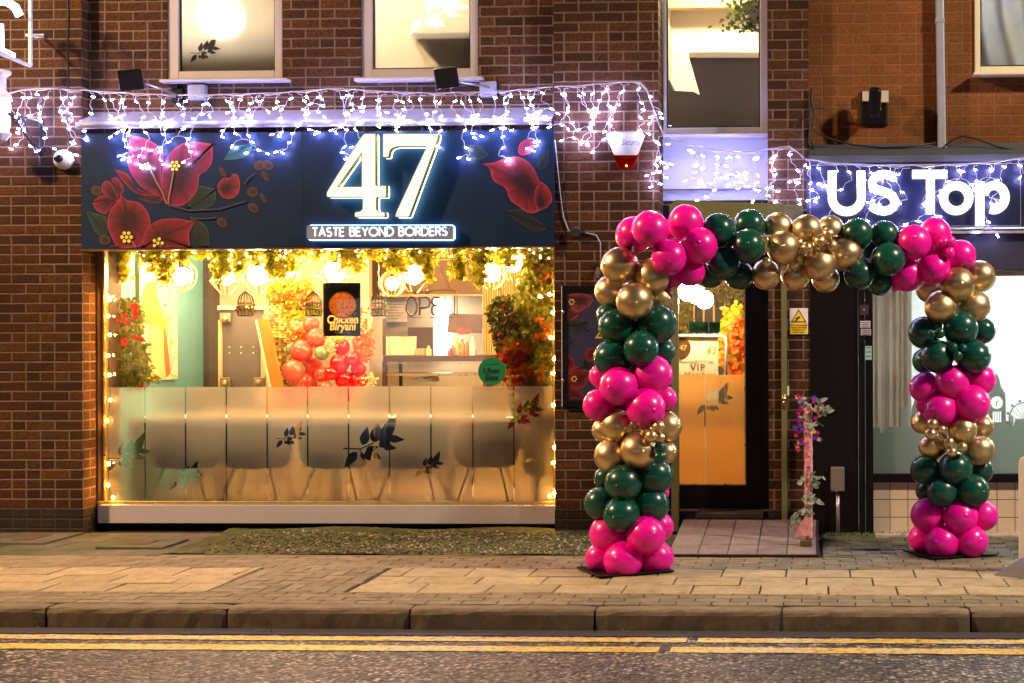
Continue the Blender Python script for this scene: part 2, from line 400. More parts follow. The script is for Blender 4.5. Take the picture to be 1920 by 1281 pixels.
def rows(m, x0, x1, y0, y1, bw, bh, off=.5, g=.003, zf=None, j=.002, miss=0):
    y = y0; i = 0
    while y < y1-.02:
        ye = min(y+bh, y1); x = x0-(bw*off if i % 2 else 0)
        while x < x1-.01:
            if rn.random() >= miss: slab(m, max(x, x0), min(x+bw, x1), y, ye, g, j, zf)
            x += bw
        y = ye; i += 1
def herring(m, x0, x1, y0, y1, a=.2, b=.1):
    n = int((x1-x0)/b)+6; k = int((y1-y0)/b)+6
    for i in range(-4, n):
        for q in range(-4, k):
            s_ = (i-q) % 4
            X = x0+i*b; Y = y0+q*b
            r = (X, X+a, Y, Y+b) if s_ == 0 else (X, X+b, Y, Y+a) if s_ == 3 else None
            if r:
                r = (max(r[0], x0), min(r[1], x1), max(r[2], y0), min(r[3], y1))
                if r[1] > r[0] and r[3] > r[2]: slab(m, *r, .003, .003)
ms = M(); mp = M()
xh0, xh1 = G(430, 1090).x, G(690, 1090).x
for r_, (ya, yb) in enumerate(((YS[0], YS[1]), (YS[1], YS[2]), (YS[2], YS[3]))):
    sh = (.0, .13, .26)[r_]
    def run(xa, xb, w=.40):
        x = xa-sh % w
        while x < xb: slab(ms, max(x, xa), min(x+w, xb), ya, yb, .005, .004); x += w
    run(-9, xh0); run(xh1, 7)
herring(mp, xh0+.02, xh1-.02, YS[0], YS[3])
rows(mp, -9, 7, YB+.012, YS[0], .2, .1)
xg0, xg1 = G(330, 1040).x, G(1110, 1040).x
YE = G(700, 1042).y; YW = G(700, 1008).y
rows(mp, -9, 7, YS[3], YE-.03, .21, .105)
mm = M()
rows(mm, -9, xg0-.1, YE-.03, 0.0, .42, .3, miss=0)
rows(mm, xg1, -.98, YE-.03, 0.0, .2, .1)
rows(mm, .02, 6, YE-.03, .0, .2, .1, miss=.02, j=.006)
slab(mp, xg0-.1, xg1, YE-.03, YE+.03, .002)
tag(ms.build('pavement', SLAB), kind='structure'); tag(mp.build('pavement', PAVER), kind='structure'); tag(mm.build('pavement', MOSSY), kind='structure')
tag(M().add([(-40,YB,-.006),(-9,YB,-.006),(-9,.6,-.006),(-40,.6,-.006)], [(0,1,2,3)]).add([(7,YB,-.006),(40,YB,-.006),(40,.6,-.006),(7,.6,-.006)], [(0,1,2,3)]).build('pavement', PAVER), kind='structure')
# mossy gravel strip under the shop window
def mossbed():
    t = NT('moss_soil'); p = t.pos(); n = t.noise(p, 9, 6, .7)
    c = t.ramp(n, [(.35, (.03,.03,.012)), (.5, (.06,.075,.016)), (.7, (.11,.14,.03))]); t.bsdf(c, .95, 0, t.bump(t.noise(p, 60, 5, .7), 1, .01)); return t.m
MOSS = mossbed(); m = M(); nx, ny = 90, 16
for j in range(ny+1):
    for i in range(nx+1):
        X = xg0-.1+(xg1-xg0+.1)*i/nx; Y = YE+.03+(.12-YE-.03)*j/ny
        m.v.append((X, Y, .0+.022*j/ny+.012*math.sin(X*5+Y*7)*math.sin(Y*9)+rn.uniform(-.003, .003)+.004))
for j in range(ny):
    for i in range(nx): a = j*(nx+1)+i; m.f.append((a, a+1, a+nx+2, a+nx+1))
tag(m.build('soil', MOSS, smooth=True), kind='structure')
def pebblemat():
    t = NT('gravel_stones'); g = t.n('ShaderNodeNewGeometry').outputs['Random Per Island']
    c = t.ramp(g, [(0, (.03,.035,.012)), (.5, (.09,.09,.035)), (.8, (.20,.18,.09)), (1, (.5,.45,.32))]); t.bsdf(c, .7); return t.m
PEB = pebblemat(); m = M()
for i in range(3800):
    X = rn.uniform(xg0, xg1); f = rn.random(); Y = YE+.04+(.05-YE)*f*.85
    if X < xg0+.8 and rn.random() > (X-xg0)/.8: continue
    s_ = rn.uniform(.004, .011); m.ball((X, Y, .008+.02*f+.012*math.sin(X*5+Y*7)*math.sin(Y*9)), s_, 5, 3, (1.3, 1, .7), axis=(rn.uniform(-.5, .5), rn.uniform(-.5, .5), 1))
tag(m.build('gravel', PEB), kind='stuff')
# left service slabs with little rusty covers
for (a, b, c, d_, lab) in ((15, 105, 1002, 1022, 'square mossy stone inspection cover with rusty plate beside the left brick pier'), (205, 330, 1014, 1030, 'square stone inspection cover with rusty plate at start of the gravel strip')):
    p0 = G(a, d_); p1 = G(b, c); r0 = root('inspection_cover', ((p0.x+p1.x)/2, (p0.y+p1.y)/2, 0), lab, 'drain cover', 'stone inspection covers by the shop')
    xa, xb = G((a+b)/2, (c+d_)/2).x-.24, G((a+b)/2, (c+d_)/2).x+.24; q = M(); q.box(xa, xb, p0.y, p1.y, -.004, .016); q.build('slab', MOSSY, r0, bevel=.004)
    q = M(); q.box(xa+.17, xb-.17, p0.y+.13, p1.y-.13, .014, .021); q.build('plate', mat('rust_plate', (.09,.045,.02), .8), r0, bevel=.002)
# entrance ramp
RX0, RX1 = -1.02, G(1535, 1043, .03).x; RYF = G(1395, 1045).y; RYB = .34
zf = lambda x, y: .022+(y-RYF)/(RYB-RYF)*.118
m = M(); m.add([(RX0,RYF,-.01),(RX1,RYF,-.01),(RX1,RYB,-.01),(RX0,RYB,-.01),(RX0,RYF,.017),(RX1,RYF,.017),(RX1,RYB,.135),(RX0,RYB,.135)], [(4,5,6,7),(0,1,5,4),(1,2,6,5),(3,0,4,7),(2,3,7,6)])
tag(m.build('entrance_ramp', JOINT), kind='structure')
m = M(); rows(m, RX0, RX1, RYF, -.02, .2, .29, off=0, g=.003, zf=zf)
RT = stone('ramp_tile', [(0, (.19,.15,.135)), (.6, (.25,.2,.18)), (1, (.29,.235,.21))], 30)
tag(m.build('entrance_ramp', RT), kind='structure')
o = M().box(-.93, -.42, -.02+.02, .30, .118, .152).build('doormat', mat('doormat_rubber', (.035,.028,.024), .9, bump=1, bscale=120, dist=.01)); tag(o, 'dark rubber doormat on top of the ramp at the glass door', 'doormat')
# litter and weeds
m = M()
for i in range(900):
    X = rn.choice([rn.uniform(.05, .5), rn.uniform(.5, 1.3), rn.uniform(.55, .95)]); Y = -abs(rn.gauss(0, .055))-.0
    m.leaf((X, Y+.0, .002), (rn.uniform(-1, 1), rn.uniform(-1, .2), rn.uniform(.2, 1.2)), (0, -1, .5), rn.uniform(.012, .03), rn.uniform(.006, .014))
tag(m.build('weeds', foliage('weed_leaves', [(.05,.08,.02), (.12,.2,.04), (.22,.32,.08)], 30)), kind='stuff')
m = M()
for i in range(260):
    X = rn.uniform(-6.5, 2.5); Y = rn.choice([YK-rn.uniform(.01, .1), rn.uniform(YK+.2, -.1)]); z = -.112 if Y < YK else .003
    m.leaf((X, Y, z), (rn.uniform(-1, 1), rn.uniform(-1, 1), rn.uniform(0, .25)), (0, 0, 1), rn.uniform(.008, .028), rn.uniform(.006, .016))
for i in range(90):
    X = rn.uniform(.02, .9); m.leaf((X, -rn.uniform(.02, .3), .004), (rn.uniform(-1, 1), rn.uniform(-1, 1), rn.uniform(0, .3)), (0, 0, 1), rn.uniform(.01, .04), rn.uniform(.006, .016))
tag(m.build('litter', mat('dead_leaf', (.16,.11,.06), .8, var=.5)), kind='stuff')

# ------------------------------------------------------------------ the restaurant building
B = root('brick_building', (-3, .5, 0), 'brown brick building with upstairs windows above the big shop window', 'building')
TOP = 5.4
X154, X1040, X1235 = P(154, 600).x, P(1040, 600).x, P(1236, 600).x
X1440, X1517 = P(1440, 400).x, P(1517, 400).x
def zat(py, px=900, Y=0): return P(px, py, Y).z
ZSILLT = zat(940); ZFT = zat(243); ZFB = zat(466)
m = M(); m.box(-14, X154, 0, .6, .184, TOP); m.build('pier', BR, B)
M().box(-14, X154+.004, -.004, .6, -.02, .184).build('plinth', BRP, B)
m = M(); m.box(X1040, X1235, 0, .6, .184, TOP); m.build('pier', BR, B)
M().box(X1040-.004, X1235+.004, -.004, .6, -.02, .184).build('plinth', BRP, B)
m = M(); m.box(X1440, X1517, 0, .6, .184, TOP); m.build('pier', BR, B)
M().box(X1440-.004, X1517+.004, -.004, .6, -.02, .184).build('plinth', BRP, B)
YU = .102
wins = [(313, 530, 148), (677, 897, 147)]
zs = [P(a, y, YU).z for a, _, y in wins]; zt = 4.75
xs = [(P(a, 100, YU).x, P(b, 100, YU).x) for a, b, _ in wins]
m = M(); y1 = .42
m.box(X154-.01, xs[0][0], YU, y1, ZFB+.02, TOP-.01); m.box(xs[0][1], xs[1][0], YU, y1, ZFB+.02, TOP-.01); m.box(xs[1][1], X1040+.01, YU, y1, ZFB+.02, TOP-.01)
for k in (0, 1):
    m.box(xs[k][0], xs[k][1], YU, y1, ZFB+.02, zs[k]-.02); m.box(xs[k][0], xs[k][1], YU, y1, zt, TOP-.01)
m.build('wall', BR, B)
# low dark bricks under the shop window, back of the window recess
M().box(X154-.01, X1040+.01, .235, .45, -.02, .07).build('plinth', BRP, B)
M().box(X154-.006, X154+.06, .205, .5, .07, ZFB+.02).build('jamb', mat('brown_jamb', (.12,.075,.05), .7), B)
# above the door
YD = .30
M().box(X1235-.01, X1440+.01, YD, .6, 2.535, P(1340, 258, YD).z).build('lintel_panel', mat('white_panel', (.36,.36,.42), .45, var=.06, scale=3, bump=.08), B)
M().box(X1235-.01, X1440+.01, YD+.02, .6, 2.38, 2.53).build('wall', BR, B); M().box(X1235-.01, X1440+.01, YD+.02, .6, 4.9, TOP).build('wall', BR, B)
def upvc(a, b, gb, fb, ga, gb2, Y, topz, sill, par, matf=UPVC, gl=None, pane=True):
    """window: frame with glazing opening; photo columns a..b outer, ga..gb2 glass; rows gb glass bottom, fb frame bottom"""
    xa, xb = P(a, 100, Y).x, P(b, 100, Y).x; xc, xd_ = P(ga, 100, Y).x, P(gb2, 100, Y).x
    zb, zg = P((a+b)/2, fb, Y).z, P((a+b)/2, gb, Y).z
    m = M(); m.box(xa, xc, Y, Y+.07, zb, topz); m.box(xd_, xb, Y, Y+.07, zb, topz)
    m.box(xc, xd_, Y, Y+.07, zb, zg); m.box(xc, xd_, Y, Y+.07, topz-.08, topz)
    o = m.build('window', matf, par, bevel=.006)
    m = M(); e = .012; y = Y+.022
    m.box(xc, xc+e, y, y+.04, zg, topz-.08); m.box(xd_-e, xd_, y, y+.04, zg, topz-.08); m.box(xc+e, xd_-e, y, y+.04, zg, zg+e)
    m.build('gasket', DARK, o)
    if pane: M().add([(xc, Y+.04, zg), (xd_, Y+.04, zg), (xd_, Y+.04, topz-.08), (xc, Y+.04, topz-.08)], [(0, 1, 2, 3)]).build('pane', gl or GLASS, o)
    if sill:
        s0, s1, q0, q1 = sill; p0, p1 = P(s0, q1, Y-.1), P(s1, q1, Y-.1)
        M().box(p0.x, p1.x, Y-.11, Y+.0, P((s0+s1)/2, q1, Y-.1).z, P((s0+s1)/2, q0, Y-.1).z).build('sill', matf, o, bevel=.004)
    return o, (xc, xd_, zg, topz-.08)
W1, r1 = upvc(313, 530, 133, 148, 335, 515, YU+.015, zt, (299, 538, 148, 153), B)
W2, r2 = upvc(677, 897, 129, 147, 698, 882, YU+.015, zt, (664, 904, 145, 151), B)
W3, r3 = upvc(1243, 1440, 239, 251, 1249, 1425, YD-.06, 4.9, (1243, 1440, 251, 257), B)
# leaf-shaped cut-outs in window film
BRANCH = [((20,-35),(65,-210),95), ((120,-60),(170,-245),115), ((200,-70),(330,-335),120), ((250,-100),(410,-85),75), ((200,-30),(335,-5),70), ((180,-60),(290,-255),130), ((190,-90),(260,-20),130),
          ((-35,25),(-150,175),90), ((5,30),(35,110),42), ((45,25),(120,115),85), ((110,40),(190,95),60), ((50,20),(165,-25),70)]
def branch(cx, cy, k, Y, flip=1, rot=0):
    out = []; ca, sa = math.cos(rot), math.sin(rot)
    def tr(x, y):
        x *= flip; return (cx+k*(x*ca-y*sa), cy+k*(x*sa+y*ca))
    for (b, t_, w_) in BRANCH:
        b = Vector(b); t_ = Vector(t_); d = t_-b; n = Vector((-d.y, d.x)).normalized(); pts = []
        for (f, q) in ((0, 0), (.12, .3), (.3, .48), (.5, .46), (.75, .26), (1, 0), (.75, -.22), (.5, -.42), (.3, -.46), (.12, -.3)):
            v = b+d*f+n*w_*q; pts.append(tr(v.x, v.y))
        out.append(px2(pts, Y))
    for (a, b2, w_) in (((-160,-5),(0,0),12), ((0,0),(120,-55),12), ((-5,0),(10,40),9)):
        a = Vector(a); b2 = Vector(b2); d = b2-a; n = Vector((-d.y, d.x)).normalized()*w_/2
        out.append(px2([tr(*(a+n)), tr(*(b2+n)), tr(*(b2-n)), tr(*(a-n))], Y))
    return out
def film(name, rects, cuts, Y, m, par):
    """frosted strips with leaf shapes cut right through"""
    q = M()
    for (x0, x1, z0, z1) in rects: q.box(x0, x1, Y, Y+.003, z0, z1)
    o = q.build(name, m, None); co = []
    for k, c in enumerate(cuts):
        cm = M().prism(c, Y-.02-k*.0003, Y+.03+k*.0003); c_ = cm.build('cutter', None); co.append(c_)
        b = o.modifiers.new('b', 'BOOLEAN'); b.operation = 'DIFFERENCE'; b.object = c_; b.solver = 'EXACT'
    dg = bpy.context.evaluated_depsgraph_get(); me = bpy.data.meshes.new_from_object(o.evaluated_get(dg))
    vs = [v.co.copy() for v in me.vertices]; fr = [p.vertices[:] for p in me.polygons if abs(p.normal.y) > .9 and p.center.y < Y+.0015]
    me2 = bpy.data.meshes.new(name); me2.from_pydata(vs, [], fr); me2.update(); me2.materials.append(m)
    for c_ in co: bpy.data.objects.remove(c_)
    bpy.data.objects.remove(o)
    return link(name, me2, par)
FR1 = frosted('frost_upstairs', (.93,.92,.9), .8, .42, 1.16, .03)
film('window_film', [(r1[0], r1[1], r1[2], r1[3])], branch(372, 100, .10, YU+.05), YU+.052, FR1, W1)
film('window_film', [(r2[0], r2[1], r2[2], r2[3])], branch(797, 30, .2, YU+.05, 1, 0), YU+.052, FR1, W2)
# rooms upstairs
CREAM = mat('cream_plaster', (.85,.78,.64), .9, var=.05, scale=2); GREYW = mat('grey_board', (.10,.085,.075), .8, var=.1); WARMW = mat('warm_white_board', (.72,.66,.55), .6, var=.06)
def room(x0, x1, y0, y1, z0, z1, m, nm='room_wall', par=B):
    q = M().add([(x0,y0,z0),(x1,y0,z0),(x1,y1,z0),(x0,y1,z0),(x0,y0,z1),(x1,y0,z1),(x1,y1,z1),(x0,y1,z1)], [(0,1,2,3),(7,6,5,4),(3,2,6,7),(0,3,7,4),(2,1,5,6)])
    return q.build(nm, m, par)
def bulb(px, py, Y, r, m, lab, par=None, world=None):
    c = Vector(world) if world else P(px, py, Y)
    return c
WARM = (1, .79, .54)
def ceiling_lamp(c, r, st, lab, col=WARM, grp=None):
    c = Vector(c); q = root('ceiling_lamp', c, lab, 'lamp', grp)
    M().tube([c+Vector((0, 0, r)), c+Vector((0, 0, r+.25))], .006).build('flex', DARK, q)
    M().lathe(c+Vector((0, 0, r*.8)), [(.02, 0), (.02, .05)], 10).build('holder', DARK, q)
    M().ball(c, r, 12, 8).build('bulb', emis('upstairs_bulb_%g' % st, col, st), q, True)
for (rr, cpx, cpy, Yb, st, lab) in ((r1, 430, 40, .8, 34, 'glowing round lamp behind the frosted leaf window upstairs'), (r2, 740, -60, .95, 60, 'round lamp hanging high behind the cream film window upstairs')):
    x0, x1 = rr[0]-.25, rr[1]+.25
    room(x0, x1, y1, 1.9, 3.1, 5.3, CREAM)
    ceiling_lamp(P(cpx, cpy, Yb), .07, st*4, lab)
M().box(r1[0]-.1, r1[1]+.3, .46, .5, 3.2, P(420, 76, .5).z).build('window_board', GREYW, B)
M().prism(px2([(770, 63), (900, 61), (900, 170), (862, 170)], .21), .21, .62).build('window_board', mat('soffit_shade_brown', (.03,.02,.014), .8), B)  # dark slab stands in for a soffit's shadow on the film
room(X1235-.1, X1440+.1, .6, 2.0, 2.6, 5.35, CREAM)
M().box(P(1230, 1, 1.6).x, P(1470, 1, 1.6).x, 1.55, 1.65, P(1340, 16, 1.6).z, 5.3).build('beam', mat('gold_wall', (.55,.36,.13), .6), B)
M().prism(px2([(1292, 108), (1470, 108), (1470, 250), (1200, 250), (1200, 150), (1255, 150), (1262, 170), (1300, 172), (1312, 178)], .9), .9, 1.5).build('stair_panel', mat('bulkhead_grey', (.085,.075,.085), .7, var=.15, scale=2), B)  # boxed-in stair bulkhead, plain dark grey
M().prism(px2([(1290, 98), (1470, 98), (1470, 108), (1293, 108)], .88), .88, 1.5).build('ledge', WARMW, B)
ceiling_lamp(P(1330, -60, .85), .07, 420, 'warm lamp above the tall window over the doorway')
pl = root('hanging_plant', P(1420, 0, .55), 'green trailing plant in a white pot inside the tall upstairs window', 'plant')
q = M(); q.lathe(P(1418, 30, .6), [(.07, -.08), (.1, .1)], 14); q.build('pot', WHITEP, pl)
q = M()
for i in range(260):
    p = P(rn.gauss(1398, 20), rn.uniform(-20, 62)-abs(rn.gauss(0, 6)), rn.uniform(.45, .65)); q.leaf(p, (rn.uniform(-1, 1), rn.uniform(-.6, .2), rn.uniform(-1, .2)), (0, -1, .3), rn.uniform(.025, .05), rn.uniform(.018, .035))
q.build('leaves', foliage('ivy_dark', [(.015,.03,.01), (.05,.08,.02), (.12,.14,.04)]), pl)
# lead-capped top over the sign, and drip edge
xa, xb = P(150, 240).x, X1040-.002
m = M(); z1, z2, z3 = zat(206, 600, YU), zat(226, 600, 0), zat(237, 600, -.06)
m.prism([(0, 0)]*3, 0, 0) if False else None
n = 40
for i in range(n):
    a = xa+(xb-xa)*i/n; b = xa+(xb-xa)*(i+1)/n
    if i == 0:
        pr = [(a, YU-.001, z1), (a, YU-.02, z1-.01), (a, -.03, z2), (a, -.07, z2-.004), (a, -.075, z3), (a, -.04, z3)]; bse = len(m.v); m.v += pr
    m.v += [(b, YU-.001, z1), (b, YU-.02, z1-.01+rn.uniform(-.004, .004)), (b, -.03, z2+rn.uniform(-.004, .004)), (b, -.07, z2-.004+rn.uniform(-.003, .003)), (b, -.075, z3), (b, -.04, z3)]
    for j in range(5): q0 = bse+i*6+j; m.f.append((q0, q0+6, q0+7, q0+1))
m.f.append(tuple(bse+j for j in range(6)))
m.build('flashing', LEAD, B, smooth=True)

# ------------------------------------------------------------------ shop window (part of the building)
YWN = .20
fr = mat('bronze_frame', (.20,.13,.09), .4, metal=.4)
gx0, gx1 = P(198, 700, YWN).x, P(1038, 700, YWN).x; gz0, gz1 = P(610, 940, YWN).z, P(610, 468, YWN).z+.03
m = M(); m.box(P(182, 700, YWN).x, P(194, 700, YWN).x, YWN, YWN+.06, gz0, gz1); SW = m.build('shop_window', fr, B, bevel=.004)
m = M(); m.box(P(194, 700, YWN).x, gx0, YWN-.01, YWN+.05, gz0, gz1); m.box(gx1, gx1+.06, YWN-.01, YWN+.05, gz0, gz1); m.box(P(182, 700, YWN).x, gx1+.06, YWN-.012, YWN+.07, gz0-.025, gz0)
m.build('frame', mat('brass_bead', (.6,.45,.18), .3, metal=.8), SW, bevel=.003)
M().add([(gx0, YWN+.02, gz0), (gx1, YWN+.02, gz0), (gx1, YWN+.02, gz1), (gx0, YWN+.02, gz1)], [(0, 1, 2, 3)]).build('pane', GLASS, SW)
M().box(P(183, 960, YWN-.05).x, X1040-.001, YWN-.05, YWN+.04, zat(982, 610, YWN-.05), gz0-.026).build('sill_panel', mat('sill_grey', (.42,.40,.44), .5, var=.07, scale=3, bump=.1), SW, bevel=.003)
cuts_x = [272, 348, 424.5, 501, 577, 653.5, 730.5, 808, 886.5, 963.5]
edges = [198]+cuts_x+[1040]; rects = []
ZF = P(610, 725, YWN+.018).z
for i in range(len(edges)-1):
    a = P(edges[i]+(1.4 if i else 0), 830, YWN+.018).x; b = P(edges[i+1]-1.4, 830, YWN+.018).x
    rects.append((a, b, gz0, ZF+rn.uniform(-.004, .002)))
cuts = []
Yf = YWN+.018
for (cx, cy_, k, rot) in ((222, 860, .15, .0), (335, 900, .11, 0), (533, 823, .102, 0), (676, 842, .203, 0), (793, 878, .098, 0), (970, 782, .13, -.05)):
    cuts += branch(cx, cy_, k, Yf, 1, rot)
FRW = frosted('frost_film', (.99,.98,.96), .60, .15, 1.14, .03)
film('window_film', rects, cuts, Yf, FRW, SW)
# ------------------------------------------------------------------ doorway
OW = P(1258, 700, -.03).x
DR = root('olive_doorway', (-.6, 0, .12), 'olive green timber door surround with wide blank header board over the ramp', 'door frame')
M().box(P(1258, 700, -.02).x, P(1272, 700, -.02).x, -.02, .04, .02, 2.42).build('post', OLIVE, DR, bevel=.003)
M().box(P(1465, 700, -.03).x, P(1475.5, 700, -.03).x, -.03, -.002, .10, 2.42).build('post', OLIVE, DR, bevel=.003)
m = M(); m.prism(px2([(1255, 385), (1268, 375), (1505, 384), (1505, 470), (1255, 470)], -.08), -.08, -.035); m.build('header_board', OLIVE, DR)
k = P(1470, 752, -.05); q = M(); q.lathe((k.x, -.075, k.z), [(.014, 0), (.02, .012), (.02, .03), (.014, .045)], 12, 'y'); q.box(k.x-.012, k.x+.012, -.034, -.03, k.z-.06, k.z+.05)
q.build('lock_plate', mat('brass', (.55,.38,.10), .3, metal=1), DR, True)
k = P(1267, 752, -.03); q = M(); q.ball((k.x-.02, -.04, k.z), .03, 12, 8, (.8, .8, 1.4)); q.build('hinge_cover', BLACK, DR, True)
k = P(1478, 733, -.03); M().box(k.x-.008, k.x+.006, -.03, -.003, k.z-.035, k.z+.035).build('door_contact', WHITEP, DR, bevel=.003)
# black glazed door, set back
YG = .30
DO = root('glass_door', P(1340, 957, YG), 'black framed glass door with frosted orange lower half behind the olive posts', 'door')
dz0 = P(1340, 955, YG).z; dzt = 2.5; gl0, gl1 = P(1272, 700, YG).x, P(1397, 700, YG).x; zb = P(1340, 908, YG).z
m = M(); m.box(P(1238, 700, YG).x, gl0, YG, YG+.05, dz0, dzt); m.box(gl1, P(1441, 700, YG).x+.05, YG, YG+.05, dz0, dzt); m.box(gl0, gl1, YG, YG+.05, dz0, zb); m.box(gl0, gl1, YG, YG+.05, 2.2, dzt)
m.build('door_frame', BLACK, DO)
M().add([(gl0, YG+.03, zb), (gl1, YG+.03, zb), (gl1, YG+.03, 2.2), (gl0, YG+.03, 2.2)], [(0, 1, 2, 3)]).build('pane', GLASS, DO)
gb = mat('brass_bead', (.6,.45,.18), .3, metal=.8)
m = M(); m.box(gl0, gl1, YG-.006, YG+.004, zb-.006, zb+.004); m.box(gl1-.006, gl1+.003, YG-.006, YG+.004, zb+.004, 2.2); m.build('bead', gb, DO)
M().box(gl0-.02, P(1420, 957, YG).x, YG-.02, YG+.002, dz0-.008, dz0+.002).build('threshold', gb, DO)
M().box(gl0-.3, gl1+.25, YG-.06, YG+.2, -.02, dz0-.012).build('step', mat('step_dark', (.05,.04,.035), .7), DO)
FRD = frosted('frost_door', (.99,.60,.22), .42, .35, 1.15, .08)
yf = YG+.028; z7 = P(1340, 703, yf).z
film('window_film', [(gl0, P(1320.5, 800, yf).x, zb, z7), (P(1323, 800, yf).x, gl1, zb, z7)], branch(1325, 757, .125, yf), yf, FRD, DO)
q = M(); q.pbox(1293, 604, 1328, 624, YG+.02, YG+.023); q.pbox(1330, 604, 1350, 624, YG+.02, YG+.023); o = q.build('open_sticker', mat('green_plate', (.01,.16,.03), .5), DO)
kk = P(1310, 619, YG+.018); text('Open', .062, 'lettering', mat('dark_ink', (.003,.03,.008), .5), o, kk, bold=.001)
kk = P(1340, 616, YG+.018); text('E', .05, 'lettering', mat('dark_ink', (.003,.03,.008), .5), o, kk)
# things on the pier right of the door: camera notice
k0 = P(1498, 602, -.004)
cs = root('warning_sign', k0, 'small white and yellow triangle camera warning notice screwed to the brick pier', 'sign')
m = M(); m.pbox(1481, 578, 1515, 627, -.008, -.003); m.build('plate', mat('sign_white', (.8,.8,.78), .4), cs)
m = M(); m.pbox(1481.5, 606, 1513.5, 626.5, -.010, -.0075); m.build('yellow_band', mat('sign_yellow', (.85,.62,.02), .4), cs)
m = M().prism(px2([(1497.5, 580), (1512, 604.5), (1483, 604.5)], -.011), -.011, -.0082); m.build('triangle', DARK, cs)
m = M().prism(px2([(1497.5, 583.5), (1509.3, 602.8), (1485.8, 602.8)], -.013), -.013, -.0112); m.build('triangle', mat('sign_yellow', (.85,.62,.02), .4), cs)
m = M().prism(px2([(1491, 597), (1499, 592.5), (1501, 595.5), (1493.5, 600)], -.0145), -.0145, -.0132); m.ribbon(px2([(1496, 599), (1493, 601.5), (1489, 601.5)], -.014), .006, -.0145, -.0132); m.build('camera_symbol', DARK, cs)
for i, s_ in enumerate(('CCTV in operation', 'Images are being', 'monitored for', 'public safety')):
    p = P(1497.5, 611+i*4.3, -.0115); text(s_, .017, 'lettering', mat('ink_brown', (.12,.08,.02), .6), cs, p)

# ------------------------------------------------------------------ the big shop sign
YSG = -.05
SG = root('shop_sign', P(595, 466, YSG), 'dark blue fascia sign with painted red flowers and a lit number 47', 'sign')
t = NT('sign_navy'); p_ = t.pos(); c_ = t.mix(t.noise(p_, 1.2, 3), (.003,.015,.045), (.005,.02,.055)); t.bsdf(c_, .5, 0, t.bump(t.noise(p_, 120, 2), .05, .001), Specular_IOR_Level=.2); NAVY = t.m
m = M(); za, zb_ = zat(247, 600, YSG), zat(464, 600, YSG); m.box(P(152, 300, YSG).x, P(567, 300, YSG).x-.001, YSG, .09, zb_, za); m.box(P(567, 300, YSG).x+.001, P(1037.5, 300, YSG).x, YSG, .09, zb_, za)
SP = m.build('panel', NAVY, SG)
M().box(P(152, 300, YSG).x, P(1037.5, 300, YSG).x, YSG-.006, .09, zb_-.012, zb_-.002).build('edge_trim', mat('bronze_edge', (.25,.17,.08), .3, metal=.8), SG)
ART = vcol('printed_flowers', .42, .35, 30)
def petal(pts, dark, bright, ctr=None, parent=SP, Y=YSG, name='painted_petal', o=(140, 220), k=4.0, lift=[0]):
    """printed petal: dark throat, brighter rim, and a pale rim line"""
    lift[0] += 1; y = Y-.0012-.00006*lift[0]
    dark = tuple(x*.5 for x in dark); bright = tuple(x*.62 for x in bright)
    q = px2([(o[0]+a/k, o[1]+b/k) for a, b in pts], y); n = len(q)
    # smooth the outline but keep pointed tips pointed
    q0_ = []
    for i in range(n):
        va, vb, vc_ = Vector(q[i-1]), Vector(q[i]), Vector(q[(i+1) % n]); q0_.append(q[i])
        if (va-vb).normalized().dot((vc_-vb).normalized()) > -.35: q0_ += [q[i], q[i]]
    q = q0_; n = len(q)
    s_ = []
    for i in range(n):
        p0, p1, p2, p3 = [Vector(q[(i+j) % n]) for j in (-1, 0, 1, 2)]
        for u in (0, .25, .5, .75):
            s_.append(.5*((2*p1)+(-p0+p2)*u+(2*p0-5*p1+4*p2-p3)*u*u+(-p0+3*p1-3*p2+p3)*u**3))
    q = s_; n = len(q)
    c = Vector(px2([(o[0]+ctr[0]/k, o[1]+ctr[1]/k)], y)[0]) if ctr else sum(q, Vector((0, 0)))/n
    m = M(); R_ = [0, .45, .8, .965, 1.0]; C_ = [dark, tuple(a*.6+b*.4 for a, b in zip(dark, bright)), tuple(a*.25+b*.75 for a, b in zip(dark, bright)), bright, tuple(min(1, x*1.25+.03) for x in bright)]
    R_ = [0, .3, .62, .93, 1.0]; C_ = [dark, dark, tuple(a*.5+b*.5 for a, b in zip(dark, bright)), bright, tuple(min(1, x*1.7+.03) for x in bright)]
    vein = [(.62 if i % 5 == 0 else 1.0)*rn.uniform(.85, 1.15) for i in range(n)]
    m.v.append((c.x, y, c.y)); m.c.append(C_[0])
    for rr, cc in zip(R_[1:], C_[1:]):
        for i_, v in enumerate(q):
            z_ = c+(v-c)*rr; m.v.append((z_.x, y, z_.y)); g = vein[i_] if rr < .99 else 1; m.c.append(tuple(x*g for x in cc))
    for i in range(n): m.f.append((0, 1+i, 1+(i+1) % n))
    for j in range(3):
        for i in range(n): a = 1+j*n+i; b = 1+j*n+(i+1) % n; m.f.append((a, a+n, b+n, b))
    return m.build(name, ART, parent)
CR = (.30, .012, .065); DK = (.05, .004, .02); CR2 = (.32, .014, .035); LF = (.012, .075, .06); LFD = (.01, .03, .04); BRN_ = (.12, .065, .045); BRD = (.05, .03, .03)
petal([(85,695),(140,720),(200,735),(245,760),(250,860),(210,890),(160,870),(120,790)], LFD, LF, (230, 860), name='painted_leaf')
petal([(880,560),(940,515),(1060,540),(1050,640),(960,690),(850,680)], LFD, (.01,.055,.045), (900, 660), name='painted_leaf')
petal([(860,740),(940,780),(1000,850),(1010,970),(880,975),(870,850)], LFD, (.02,.045,.05), (880, 960), name='painted_leaf')
petal([(1335,205),(1300,280),(1230,310),(1120,320),(1150,270),(1200,220)], (.02,.12,.14), (.03,.20,.19), (1180, 270), name='painted_leaf')
